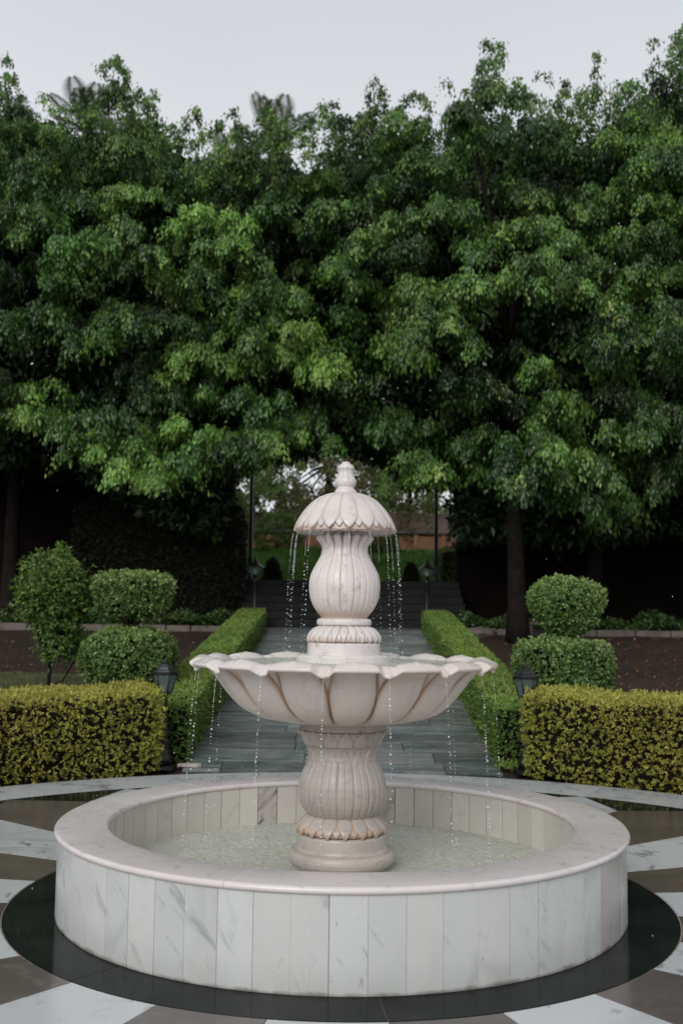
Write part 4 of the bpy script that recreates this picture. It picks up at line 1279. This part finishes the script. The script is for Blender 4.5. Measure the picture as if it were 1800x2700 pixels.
# blobs of clipped foliage (topiary tiers, bush, cones)
def blob_points(n, c, size, e=3.0, zlo=-1.0, rs_=rng):
    d = unit(rs_.normal(size=(n, 3)))
    d = d[d[:, 2] > zlo]
    k = (np.abs(d) ** e).sum(1) ** (-1 / e)
    q = d * k[:, None]
    P = np.array(c) + q * np.array(size)
    N = unit(np.sign(q) * np.abs(q) ** (e - 1) / np.array(size))
    return P, N
def foliage_blob(name, parent, mat, c, size, e, n, lp, zlo=-1.0, core=True, wob=.03, taper=0.0):
    P, N = blob_points(n, c, size, e, zlo)
    kx = 1 + taper * (P[:, 2:3] - c[2]) / size[2]
    P[:, :2] = np.array(c[:2]) + (P[:, :2] - np.array(c[:2])) * kx
    w = np.sin(P[:, 0] * 9 + 1.3 * c[0]) * np.sin(P[:, 1] * 8 + 2) * np.sin(P[:, 2] * 10 + c[0])
    P = P + N * (w * wob)[:, None]
    res = sprigs(P, N, lp['n'], lp['w'], .5, lp['mu'], lp['sd'], lp['out'], top_light=lp.get('top', .2))
    o = link(name, leaves_mesh(name, res[0], res[1], res[2], res[3], res[3] * lp.get('asp', .55), res[4]), mat, parent)
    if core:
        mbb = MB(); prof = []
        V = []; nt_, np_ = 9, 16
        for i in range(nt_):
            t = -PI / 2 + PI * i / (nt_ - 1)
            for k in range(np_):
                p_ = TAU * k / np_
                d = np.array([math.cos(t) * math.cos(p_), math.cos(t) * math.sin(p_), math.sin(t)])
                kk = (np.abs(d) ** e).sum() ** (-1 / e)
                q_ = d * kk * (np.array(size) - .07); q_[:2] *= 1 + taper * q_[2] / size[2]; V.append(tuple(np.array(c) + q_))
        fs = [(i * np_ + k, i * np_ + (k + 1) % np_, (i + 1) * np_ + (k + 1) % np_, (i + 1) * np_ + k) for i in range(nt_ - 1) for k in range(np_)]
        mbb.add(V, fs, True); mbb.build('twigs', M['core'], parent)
    return o
TOP = dict(n=6, w=.042, out=.07, mu=.50, sd=.14, top=.3, asp=.6)
def topiary(x, y, tiers, label):
    z0 = gz(y) - .02
    root = empty('tiered_topiary', (x, y, z0), label=label, cat='topiary', group='two-tier topiaries behind the golden hedges')
    mt = MB()
    zt = tiers[1][1] - z0
    mt.tube([(0, 0, 0), (.02, 0, .4), (-.01, .01, .9), (0, 0, zt - .22)], [.05, .045, .04, .03], 10)
    mt.build('trunk', M['bark'], root)
    br = MB()
    base = Vector((0, 0, tiers[0][1] - z0 + tiers[0][3] * .9))
    rs_ = random.Random(int(x * 100))
    for k in range(16):
        a = TAU * k / 16 + rs_.uniform(-.2, .2); rr = rs_.uniform(.15, .36)
        tip = Vector((rr * math.cos(a), rr * math.sin(a), zt + rs_.uniform(-.15, .05)))
        br.tube([base, base.lerp(tip, .45) + Vector((0, 0, .05)), tip], [.012, .009, .005], 5)
    br.build('branches', M['twig'], root)
    for i, (cx, cz, sx, sz, e, n, nm, tp) in enumerate(tiers):
        foliage_blob(nm, root, M['topiary'], (cx - x, 0, cz - z0), (sx, sx * .9, sz), e, n, TOP, wob=.04, taper=tp)
    return root
topiary(-2.63, 6.8, [(-2.635, 1.06, .53, .34, 2.7, 3600, 'lower_tier', 0), (-2.60, 1.845, .42, .235, 4.0, 2500, 'upper_tier', .12)],
        'topiary with domed lower tier and flat box-shaped upper tier on bare branches, left side')
topiary(2.70, 6.8, [(2.68, 0.98, .53, .34, 4.2, 3600, 'lower_tier', .04), (2.73, 1.76, .41, .32, 2.15, 2600, 'upper_tier', .24)],
        'topiary with square lower tier and rounded lumpy upper tier, right side')
# loose bush tree on the far left
root = empty('young_shrub_tree', (-3.67, 7.0, gz(7.0) - .02), label='loose young shrub tree with thin dark stems beside the left topiary', cat='shrub')
mt = MB()
zc = 1.80 - gz(7.0)
stems = [[(0, 0, 0), (.01, 0, .55), (.02, .02, 1.1), (0, 0, 1.6)], [(0, 0, .75), (.12, .02, 1.0), (.22, 0, 1.35)], [(0, 0, .8), (-.14, 0, 1.1), (-.22, 0, 1.5)],
         [(0, 0, .45), (.18, 0, .52), (.30, .02, .75), (.30, 0, 1.0)]]
for i, s_ in enumerate(stems): mt.tube(s_, [.03, .024, .02, .012][:len(s_)] if i == 0 else [.014, .012, .009, .006][:len(s_)], 8)
mt.build('stem', M['bark'], root)
SHR = dict(n=5, w=.07, out=.12, mu=.38, sd=.14, top=.12, asp=.48)
P1, N1 = blob_points(1300, (0.02, 0, zc), (.35, .32, .38), 2.4)
P2, N2 = blob_points(420, (0.02, 0, zc + .3), (.22, .2, .22), 2.0)
P3, N3 = blob_points(500, (0.14, 0, zc - .52), (.22, .18, .28), 2.0)
P4, N4 = blob_points(700, (0, 0, zc), (.28, .28, .28), 2.0)
P_ = np.concatenate([P1, P2, P3, P4]); N_ = np.concatenate([N1, N2, N3, N4])
P_ = P_ + rng.normal(size=P_.shape) * .05
P_[:, :2] *= 1.04 + .10 * np.clip((P_[:, 2:3] - zc) / .4, -1, .3)
P_[:, 2] += .05 + .05 * np.sin(P_[:, 0] * 14 + P_[:, 1] * 9)
res = sprigs(P_, N_, 5, .062, .5, .36, .13, .12, top_light=.15, spread=1.0)
link('foliage', leaves_mesh('foliage', res[0], res[1], res[2], res[3], res[3] * .48, res[4]), M['box'], root)

# ------------------------------------------------------------------ lamp posts
def small_lamp(x, y, label):
    z0 = gz(y)
    root = empty('garden_lamp', (x, y, z0), label=label, cat='lamp', group='short lantern posts at the start of the path')
    MB().box((0, 0, .02), (.24, .24, .05), bev=.008).build('base', M['iron'], root)
    prof = [(.085, .04), (.088, .12), (.078, .135), (.07, .15), (.072, .17), (.062, .19), (.06, .27), (.068, .285), (.058, .30), (.046, .31)]
    for k in range(4):
        z = .33 + k * .035; prof += [(.044, z), (.052, z + .008), (.052, z + .016), (.042, z + .024)]
    prof += [(.038, .49), (.034, .60), (.03, .70), (.036, .715), (.03, .73), (.028, .75), (.055, .765), (.06, .775)]
    MB().lathe(prof, 20).build('post', M['iron'], root)
    fr = MB()
    zb_, zt_, rb, rt_ = .785, .975, .078, .128
    for i in range(6):
        a = TAU * i / 6 + R(0); a2 = a + TAU / 6
        fr.tube([(rb * math.cos(a), rb * math.sin(a), zb_), (rt_ * math.cos(a), rt_ * math.sin(a), zt_)], .007, 6)
        fr.tube([(rt_ * math.cos(a), rt_ * math.sin(a), zt_), (rt_ * math.cos(a2), rt_ * math.sin(a2), zt_)], .007, 6)
        fr.tube([(rb * math.cos(a), rb * math.sin(a), zb_), (rb * math.cos(a2), rb * math.sin(a2), zb_)], .007, 6)
    fr.build('lantern_frame', M['iron'], root)
    for i in range(6):
        a = TAU * i / 6; a2 = a + TAU / 6; k = .965
        q = [(rb * k * math.cos(a), rb * k * math.sin(a), zb_), (rb * k * math.cos(a2), rb * k * math.sin(a2), zb_), (rt_ * k * math.cos(a2), rt_ * k * math.sin(a2), zt_), (rt_ * k * math.cos(a), rt_ * k * math.sin(a), zt_)]
        cxy = Vector(((q[0][0] + q[1][0]) / 2, (q[0][1] + q[1][1]) / 2, 0)).normalized() * -.003
        q2 = [(p_[0] + cxy.x, p_[1] + cxy.y, p_[2]) for p_ in q]
        MB().add(q + q2, [(0, 1, 2, 3), (7, 6, 5, 4), (0, 4, 5, 1), (1, 5, 6, 2), (2, 6, 7, 3), (3, 7, 4, 0)]).build('glass_pane', M['glass'], root)
    MB().lathe([(.142, .972), (.145, .985), (.115, 1.0), (.11, 1.012), (.085, 1.02), (.078, 1.045), (.06, 1.075), (.035, 1.088), (.03, 1.092)], 6, smooth=False).build('cap', M['iron'], root)
    MB().lathe([(.022, 1.090), (.024, 1.10), (.014, 1.107), (.020, 1.118), (.012, 1.130), (.004, 1.145)], 12).build('finial', M['iron'], root)
    MB().lathe([(.02, .785), (.02, .855), (.016, .86)], 14).build('candle_tube', M['candle'], root)
small_lamp(-1.86, 4.87, 'short black lantern post tucked behind the right end of the left golden hedge')
small_lamp(1.90, 4.87, 'short black lantern post tucked behind the left end of the right golden hedge')
def tall_lamp(x, y, label):
    z0 = gz(16.2)
    root = empty('path_lamp', (x, y, z0), label=label, cat='lamp', group='taller lamps at the foot of the steps')
    MB().lathe([(.10, 0), (.10, .06), (.07, .10), (.065, .25), (.048, .28), (.045, .95), (.055, .97), (.045, .99), (.045, 1.10)], 16).build('post', M['iron'], root)
    MB().lathe([(.06, 1.10), (.13, 1.13), (.165, 1.24), (.17, 1.26)], 16, closed=False).build('glass_shade', M['glass'], root)
    MB().lathe([(.20, 1.255), (.195, 1.27), (.11, 1.32), (.06, 1.36), (.05, 1.39), (.055, 1.40), (.03, 1.42), (.012, 1.50)], 8, smooth=False).build('cap', M['iron'], root)
    MB().lathe([(.03, 1.10), (.05, 1.15), (.05, 1.2), (.03, 1.24)], 12).build('bulb', M['white'], root)
tall_lamp(-1.90, 16.18, 'taller black lamp with pyramid cap at the foot of the steps, left of the fountain')
tall_lamp(1.75, 16.18, 'taller black lamp with pyramid cap at the foot of the steps, right of the fountain')

# slim arbour posts at the top of the steps
for x, w in ((-2.25, 'left'), (2.17, 'right')):
    rt_o = empty('arbour_post', (x, 18.75, 2.44), label='tall slim dark iron post at the %s of the arched opening' % w, cat='post', group='posts framing the opening')
    MB().lathe([(.09, 0), (.09, .04), (.05, .06), (.048, .5), (.06, .52), (.048, .54), (.042, 3.6)], 12).build('pole', M['iron'], rt_o)
    MB().box((0, 0, -.005), (.26, .26, .03), bev=.005).build('base_plate', M['iron'], rt_o)

# ------------------------------------------------------------------ walls
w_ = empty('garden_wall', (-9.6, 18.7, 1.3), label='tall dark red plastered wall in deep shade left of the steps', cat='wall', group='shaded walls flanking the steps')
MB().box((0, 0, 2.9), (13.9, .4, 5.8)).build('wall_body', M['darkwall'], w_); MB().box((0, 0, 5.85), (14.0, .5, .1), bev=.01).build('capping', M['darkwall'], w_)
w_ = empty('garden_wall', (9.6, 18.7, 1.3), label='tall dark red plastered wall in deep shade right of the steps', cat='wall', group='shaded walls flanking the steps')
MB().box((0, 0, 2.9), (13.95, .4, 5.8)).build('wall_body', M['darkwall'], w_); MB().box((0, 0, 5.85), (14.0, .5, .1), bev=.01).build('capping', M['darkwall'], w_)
rw = empty('retaining_wall', (0, 29, 3.7), label='terracotta retaining wall with a grey ledge, seen through the arch', cat='wall')
MB().box((0, .2, .345), (30, .4, .69)).build('lower_wall', M['terracotta'], rw)
MB().box((0, .18, .74), (30.1, .56, .10), bev=.02).build('ledge', M['greyband'], rw)
MB().box((0, .5, 1.11), (30, .36, .64)).build('upper_wall', M['brownwall'], rw)
for k in range(14):
    x = -6 + k * .93
    MB().box((x, -.03, .34), (.14, .07, .66), bev=.01).build('pilaster', M['terracotta'], rw)

# kerb edging the shaded beds
kb = empty('kerb', (0, 15.6, gz(15.6)), kind='structure', label='row of kerb stones edging the shaded planting beds')
for s in (-1, 1):
    x = 2.45
    while x < 11:
        l_ = random.uniform(.5, .85)
        o = MB().box((s * (x + l_ / 2), random.uniform(-.02, .02), .02), (l_ - .02, .14, .15 + random.uniform(-.02, .02)), bev=.015).build('kerb_stone', M['kerb'], kb)
        x += l_
def boulder(x, y, sz, label, nm='rock'):
    V, F_ = ICV.copy(), ICF
    V = V * (1 + .18 * np.array([nzf(*(v * 1.7 + x)) for v in V]))[:, None] * np.array(sz)
    link(nm, np_mesh(nm, V, F_, False), M['kerb'], None, label=label, cat='rock').location = (x, y, gz(y) + sz[2] * .35)
boulder(2.75, 15.2, (.33, .2, .14), 'pinkish rough rock at the bed edge beyond the right path hedge')
bn = empty('stone_bench', (4.0, 15.15, gz(15.15)), label='low dark stone bench beside the bare trunk on the right', cat='bench')
MB().box((0, 0, .27), (.75, .35, .06), bev=.01).build('seat', M['kerb'], bn)
MB().box((-.27, 0, .12), (.1, .3, .24), bev=.01).build('leg', M['kerb'], bn)
MB().box((.27, 0, .12), (.1, .3, .24), bev=.01).build('leg', M['kerb'], bn)
o = MB().prism([(-.12, -.03), (.09, -.045), (.125, 0), (.09, .04), (-.11, .035)], 0, .03, .006).build('loose_stone', M['ivory'], None, label='small pale flat stone lying by the foot of the left lantern post', cat='stone')
o.location = (-1.60, 4.98, .022)

# ------------------------------------------------------------------ things seen through the arch
def cone_shrub(x, y, h, r, label):
    root = empty('cone_shrub', (x, y, gz2(y)), label=label, cat='shrub', group='dark cone shrubs at the top of the steps')
    n = 1300
    t = rng.random(n) ** .6; a = rng.uniform(0, TAU, n)
    rr = r * np.sqrt(np.clip(1 - (1 - t) ** 1.6 if False else t, 0, 1)) * .98
    z = h * (1 - t)
    P = np.stack([rr * np.cos(a), rr * np.sin(a), z], -1); N = unit(np.stack([np.cos(a), np.sin(a), .5 + 0 * a], -1))
    res = sprigs(P, N, 5, .05, .5, .4, .2, .05)
    link('foliage', leaves_mesh('foliage', res[0], res[1], res[2], res[3], res[3] * .4, res[4]), M['dark_leaf'], root)
    MB().lathe([(r * .85, 0), (r * .8, h * .3), (r * .5, h * .65), (.02, h * .95)], 12).build('core', M['core'], root)
cone_shrub(-1.77, 19.5, .60, .23, 'dark cone shrub beside the left path lamp at the top of the steps')
cone_shrub(1.62, 19.5, .50, .20, 'dark cone shrub beside the right path lamp at the top of the steps')
# tall dark clipped hedges beside the steps
DK = dict(n=5, w=.06, out=.07, mu=.4, sd=.2, asp=.5)
cenL = lambda s_: (s_, 17.5 + 0 * s_, 0 * s_, -1 + 0 * s_)
zt0 = lambda x, y: 1.33 + 0 * x
sweep_hedge('tall_dark_hedge', cenL, .75, lambda s_: 2.75 - .18 * math.cos(s_ * 3), zt0, 20, 420, DK, M['dark_leaf'], -6.0, -2.32, core_in=.08, wob=.06, seed=21, round_=.35,
            label='tall dark clipped hedge crowding the left side of the steps', cat='hedge')
sweep_hedge('low_terrace_hedge', lambda s_: (2.62 + 0 * s_, s_, 1 + 0 * s_, 0 * s_), .28, lambda s_: .85, lambda x, y: 2.44 + 0 * x, 8, 500, BOX, M['box'], 19.3, 21.5, core_in=.06, wob=.03, seed=22, round_=.08,
            label='small clipped green hedge behind the right arbour post', cat='hedge')
# creeping greenery lit beyond the left post
ivp, ivn = blob_points(1500, (-2.95, 20.6, 3.4), (.45, .5, 1.3), 2.4)
root = empty('climbing_shrub', (-2.95, 20.6, 2.44), label='leafy yellow-green shrub behind the left arbour post', cat='shrub')
res = sprigs(ivp - np.array([-2.95, 20.6, 2.44]), ivn, 6, .07, .5, .5, .2, .15)
link('foliage', leaves_mesh('foliage', res[0], res[1], res[2], res[3], res[3] * .5, res[4]), M['bright'], root)
MB().tube([(0, 0, 0), (0.02, 0, .5), (0, 0, 1.2)], [.04, .03, .02], 8).build('stem', M['bark'], root)
mbk = MB(); mbk.add([(-.34, 0, 0), (.36, 0, 0), (.36, .5, 0), (-.34, .5, 0), (-.34, 0, .52), (.36, 0, .18), (.36, .5, .18), (-.34, .5, .52)], [(3, 2, 1, 0), (4, 5, 6, 7), (0, 1, 5, 4), (1, 2, 6, 5), (2, 3, 7, 6), (3, 0, 4, 7)])
o = mbk.build('sloping_wall', M['white'], None, label='small white sloping wall end behind the left path lamp', cat='wall'); o.location = (-2.62, 21.0, 2.58)
mbk = MB(); mbk.add([(-.34, 0, 0), (.36, 0, 0), (.36, .5, 0), (-.34, .5, 0), (-.34, 0, .42), (.36, 0, .12), (.36, .5, .12), (-.34, .5, .42)], [(3, 2, 1, 0), (4, 5, 6, 7), (0, 1, 5, 4), (1, 2, 6, 5), (2, 3, 7, 6), (3, 0, 4, 7)])
# undergrowth on the bank
n = 26000
x = rng.uniform(-6, 6, n); y = rng.uniform(19.6, 28.8, n)
z = np.array([gz2(v) for v in y]) + .0
P_ = np.stack([x, y, z], -1); A_ = unit(np.stack([rng.normal(0, .3, n), rng.normal(0, .3, n), np.ones(n)], -1)); N_ = unit(rng.normal(size=(n, 3)) * np.array([1, 1, .1]))
hgt = .10 + .16 * np.clip(np.sin(x * 1.3) * np.sin(y * 1.1) + rng.normal(0, .4, n), 0, 1.5)
link('bank_grass', leaves_mesh('bank_grass', P_, A_, N_, hgt, .05, np.clip(rng.normal(.55, .2, n), 0, 1)), M['bankgrass'], None, kind='stuff', label='tufted bright grass covering the bank')
# far shrubs against the wall and trees beyond
def far_tree(x, y, zt, r, mat, label, trunk=True, nclump=26, dens=1.0, lean=0, low=.45, nm='far_tree'):
    z0 = gz2(y)
    root = empty(nm, (x, y, z0), label=label, cat='tree', group='trees beyond the retaining wall')
    H = zt - z0
    mt = MB(); mt.tube([(0, 0, -.05), (lean * .3, 0, H * .3), (lean, 0, H * .62)], [.16, .12, .07], 10); mt.build('trunk', M['bark'], root)
    lb = MB()
    C_ = []
    for k in range(nclump):
        a = random.uniform(0, TAU); rr = r * math.sqrt(random.random()); hz = H * random.uniform(low, 1.0)
        C_.append((lean + rr * math.cos(a), rr * math.sin(a), hz))
        if k % 9 == 0: lb.tube([(lean * .8, 0, H * .5), ((lean + C_[-1][0]) / 2, C_[-1][1] / 2, (H * .5 + hz) / 2 + .1), C_[-1]], [.05, .035, .012], 6)
    lb.build('limbs', M['bark'], root)
    C_ = np.array(C_)
    P_, A_, N_, L_, T_ = clumps_to_leaves(C_, np.full(len(C_), .55), 7, int(30 * dens), .13, tone_mu=.5)
    link('crown', leaves_mesh('crown', P_, A_, N_, L_, L_ * .55, T_), mat, root)
far_tree(-3.3, 30.6, 9.4, 1.9, M['bright'], 'light green tree beyond the wall, seen left of the dome', nclump=62, low=.25)
far_tree(-.6, 31.8, 10.5, 2.2, M['olive'], 'brownish thin-leaved tree behind the fountain finial', nclump=80, low=.2)
far_tree(2.3, 31.2, 8.6, 1.7, M['bright'], 'pale green tree beyond the wall, seen right of the dome', nclump=44, low=.28)
far_tree(5.6, 31.0, 9.5, 2.0, M['olive'], 'bushy brownish tree beyond the wall, mostly hidden by the right fig trees', nclump=30, low=.25)
far_tree(-6.8, 31.5, 10.5, 2.2, M['bright'], 'large green tree beyond the wall, hidden behind the left fig trees', nclump=40, low=.25)
for i, (x, r, h) in enumerate([(-2.2, .7, .8), (1.2, .5, .5), (.2, .6, .45)]):
    P_, N_ = blob_points(700, (0, 0, h * .6), (r, .5, h), 2.0)
    root = empty('bank_shrub', (x, 28.0, gz2(28.0)), label=['wide', 'small low', 'middle-sized'][i] + ' green shrub growing on the bank under the terracotta wall', cat='shrub', group='shrubs on the grass bank')
    res = sprigs(P_, N_, 6, .10, .5, .4, .2, .15)
    link('foliage', leaves_mesh('foliage', res[0], res[1], res[2], res[3], res[3] * .5, res[4]), M['bright'], root)
    MB().tube([(0, 0, 0), (0, 0, h * .6)], [.03, .02], 6).build('stem', M['bark'], root)

n = 3400
x = rng.uniform(-4.5, 4.5, n); z = rng.uniform(4.2, 5.75, n); y = 28.95 - .35 * rng.random(n) + (z > 5.15) * .25
kp = (np.sin(x * 2.1 + 1) * np.sin(x * 5.3) + (z - 4.9) * 1.1 + rng.normal(0, .25, n)) > .1
x, y, z = x[kp], y[kp], z[kp]; n = len(x)
link('creeper', leaves_mesh('creeper', np.stack([x, y, z], -1), unit(rng.normal(size=(n, 3)) + np.array([0, 0, -.8])), unit(rng.normal(size=(n, 3)) * .6 + np.array([0, -1, .4])), .13 * rng.uniform(.7, 1.3, n), .08, np.clip(rng.normal(.35, .2, n), 0, 1)), M['olive'], None, kind='stuff', label='straggling brown-green creeper over the top of the retaining wall')
n = 16000
x = rng.uniform(-9, 9, n); y = rng.uniform(31.5, 36, n); z = 3.8 + rng.random(n) * (2.6 + .8 * np.sin(x * .9 + 1) + .5 * np.sin(x * 2.3))
P_ = np.stack([x, y, z], -1)
link('undergrowth', leaves_mesh('undergrowth', P_, unit(rng.normal(size=(n, 3)) + np.array([0, 0, -.3])), unit(rng.normal(size=(n, 3)) + np.array([0, -.6, .8])), .17 * rng.uniform(.7, 1.3, n), .1, np.clip(rng.normal(.45, .2, n), 0, 1)), M['bright'], None, kind='stuff', label='mass of light green undergrowth behind the retaining wall')
# palms standing behind the fig trees
def palm(x, y, zc_, n_f, length, label, seed, lean=0.0):
    rs_ = random.Random(seed); z0 = gz2(y)
    root = empty('palm_tree', (x, y, z0), label=label, cat='palm', group='palms behind the fig trees')
    H = zc_ - z0
    MB().tube([(-lean, 0, 0), (-lean * .75, 0, H * .3), (-lean * .3, 0, H * .7), (0, 0, H)], [.22, .18, .16, .15], 12).build('trunk', M['bark'], root)
    for k in range(n_f):
        az = TAU * k / n_f + rs_.uniform(-.3, .3); el = rs_.uniform(.2, 1.35)
        L_ = length * rs_.uniform(.8, 1.1)
        pts = []
        for i in range(9):
            t = i / 8
            rr = L_ * t * math.cos(el); zz = L_ * t * math.sin(el) - L_ * .35 * t * t * math.cos(el)
            pts.append(Vector((rr * math.cos(az), rr * math.sin(az), zz)))
        mm = MB(); mm.tube(pts, [.018 * (1 - .8 * i / 8) + .003 for i in range(9)], 5)
        sidev = Vector((-math.sin(az), math.cos(az), 0))
        for i in range(1, 9):
            for q in range(3):
                f = (i - 1 + q / 3) / 8
                j = min(int(f * 8), 7); p_ = pts[j].lerp(pts[j + 1], f * 8 - j); tg = (pts[j + 1] - pts[j]).normalized()
                ll = L_ * .33 * math.sin(PI * (.12 + .82 * f))
                for sg in (-1, 1):
                    d_ = (sidev * sg * .8 + tg * .75 + Vector((0, 0, -.12))).normalized()
                    wv = tg.cross(d_).cross(d_).normalized() * .022
                    tip = p_ + d_ * ll + Vector((0, 0, -.10 * ll))
                    mdp = p_ + d_ * ll * .5
                    mm.add([p_, mdp + wv, tip, mdp - wv], [(0, 1, 2, 3)])
        me = mm.mesh('frond')
        a = me.attributes.new('tone', 'FLOAT', 'POINT'); a.data.foreach_set('value', np.full(len(me.vertices), rs_.uniform(.2, .9), dtype=np.float32))
        o = link('frond', me, M['palm'], root); o.location = (0, 0, H)
palm(-7.75, 23.5, 15.75, 16, 1.7, 'palm crown showing above the far left fig tree', 1)
palm(-2.1, 23.0, 15.15, 16, 1.8, 'palm crown with upright fronds showing above the middle of the trees', 2, 2.4)
palm(-3.7, 24.5, 15.0, 14, 1.5, 'lower palm crown barely showing left of the middle palm', 5, .8)

# ------------------------------------------------------------------ plants in the shaded beds
def fern(x, y, s, label, nfr=12, mat='topiary', seed=0):
    rs_ = random.Random(seed)
    root = empty('leafy_plant', (x, y, gz(min(y, 16.2))), label=label, cat='plant', group='leafy plants in the shaded beds')
    for k in range(nfr):
        az = TAU * k / nfr + rs_.uniform(-.25, .25); L_ = s * rs_.uniform(.8, 1.15); el = rs_.uniform(.7, 1.2)
        mm = MB(); pv = []
        wd = .05 * s / .5
        prevs = None; vs = []
        for i in range(7):
            t = i / 6; rr = L_ * t * math.cos(el) * 1.15; zz = L_ * (t * math.sin(el) - .62 * t * t)
            c_ = Vector((rr * math.cos(az), rr * math.sin(az), zz)); sd_ = Vector((-math.sin(az), math.cos(az), 0)) * wd * math.sin(PI * (.08 + .9 * t))
            vs += [c_ - sd_ + Vector((0, 0, .01)), c_, c_ + sd_ + Vector((0, 0, .01))]
        fs = []
        for i in range(6):
            fs += [(i * 3, i * 3 + 1, i * 3 + 4, i * 3 + 3), (i * 3 + 1, i * 3 + 2, i * 3 + 5, i * 3 + 4)]
        mm.add(vs, fs, True)
        me = mm.mesh('leaf'); a = me.attributes.new('tone', 'FLOAT', 'POINT'); a.data.foreach_set('value', np.full(len(me.vertices), rs_.uniform(.2, .75), dtype=np.float32))
        link('leaf', me, M[mat], root)
fern(-3.05, 15.9, .62, 'arching broad-leaved plant by the left hedge, nearest the path', 13, seed=1)
fern(-3.75, 16.0, .70, 'tall arching plant with spreading leaves, second from the left path hedge', 14, seed=2)
fern(-4.5, 16.0, .60, 'arching plant behind the left topiary trunk', 12, seed=3)
fern(-5.9, 16.0, .55, 'arching plant seen between shrub tree and left topiary', 12, seed=4)
fern(-7.0, 15.9, .50, 'arching plant at the far left of the bed', 12, seed=6)
fern(3.0, 16.1, .50, 'dim arching plant beyond the right path hedge', 12, 'dark_leaf', seed=7)
def cover(name, x0, x1, y0, y1, n, hmax, mat, lab, size=.07, tone=.45):
    x = rng.uniform(x0, x1, n); y = rng.uniform(y0, y1, n)
    hh = hmax * (.35 + .65 * np.abs(np.sin(x * 3.1) * np.cos(x * 1.3 + y))) * rng.random(n) ** .5
    P_ = np.stack([x, y, np.array([gz(v) for v in y]) + hh], -1)
    A_ = unit(rng.normal(size=(n, 3)) + np.array([0, -.2, .2])); N_ = unit(rng.normal(size=(n, 3)) * .6 + np.array([0, -.3, 1]))
    link(name, leaves_mesh(name, P_, A_, N_, size * rng.uniform(.7, 1.3, n), size * .45, np.clip(rng.normal(tone, .2, n), 0, 1)), M[mat], None, kind='stuff', label=lab)
cover('ground_cover', 2.5, 11, 15.8, 16.6, 9000, .42, 'topiary', 'low leafy ground cover in the shaded bed on the right', .09, .3)
cover('ground_cover', -11, -2.5, 15.85, 16.6, 9000, .36, 'topiary', 'low leafy ground cover in the shaded bed on the left', .09, .35)
cover('weeds', 1.62, 2.0, 4.95, 5.2, 420, .10, 'box', 'small yellowish weeds around the foot of the right lantern post', .04, .8)
# lawn blades and fallen leaves
def blades(x0, x1, y0, y1, n, h, lab):
    x = rng.uniform(x0, x1, n); y = rng.uniform(y0, y1, n)
    keep = np.hypot(x, y) > 6.1
    x, y = x[keep], y[keep]; n = len(x)
    z = np.array([gz(v) for v in y]); P_ = np.stack([x, y, z], -1)
    A_ = unit(np.stack([rng.normal(0, .45, n), rng.normal(0, .45, n), np.ones(n)], -1)); N_ = unit(rng.normal(size=(n, 3)) * np.array([1, 1, .1]))
    link('grass', leaves_mesh('grass', P_, A_, N_, h * rng.uniform(.5, 1.2, n), .009, np.clip(rng.normal(.5, .25, n), 0, 1)), M['grass'], None, kind='stuff', label=lab)
blades(-8, -2.3, 5.2, 10.2, 30000, .05, 'short thin grass behind the left golden hedge')
blades(2.3, 8, 5.2, 7.5, 14000, .05, 'short thin grass behind the right golden hedge')
def litter(x0, x1, y0, y1, n, lab, tone, size=.06):
    x = rng.uniform(x0, x1, n); y = rng.uniform(y0, y1, n)
    z = np.array([gz(v) for v in y]) + .005 + .012 * rng.random(n); P_ = np.stack([x, y, z], -1)
    A_ = unit(np.stack([rng.normal(size=n), rng.normal(size=n), rng.normal(0, .18, n)], -1)); N_ = unit(np.stack([rng.normal(0, .3, n), rng.normal(0, .3, n), np.ones(n)], -1))
    link('fallen_leaves', leaves_mesh('fallen_leaves', P_, A_, N_, size * rng.uniform(.6, 1.2, n), size * .5, np.clip(rng.normal(tone, .28, n), 0, 1)), M['litter'], None, kind='stuff', label=lab)
litter(2.3, 10, 7.2, 15.5, 2600, 'brown and orange fallen leaves scattered on the soil right of the path', .5)
litter(-10, -2.3, 9.5, 15.5, 1500, 'brown fallen leaves scattered on the soil left of the path', .35)
litter(-1.9, -1.5, 4.88, 5.05, 26, 'few orange fallen leaves by the foot of the left lantern post', .75, .035)
litter(1.3, 1.65, 6, 15, 90, 'damp fallen leaves along the right edge of the slate path', .6, .04)
litter(2.0, 4.7, 4.2, 4.9, 160, 'fine leaf crumbs washed against the right golden hedge', .4, .02)
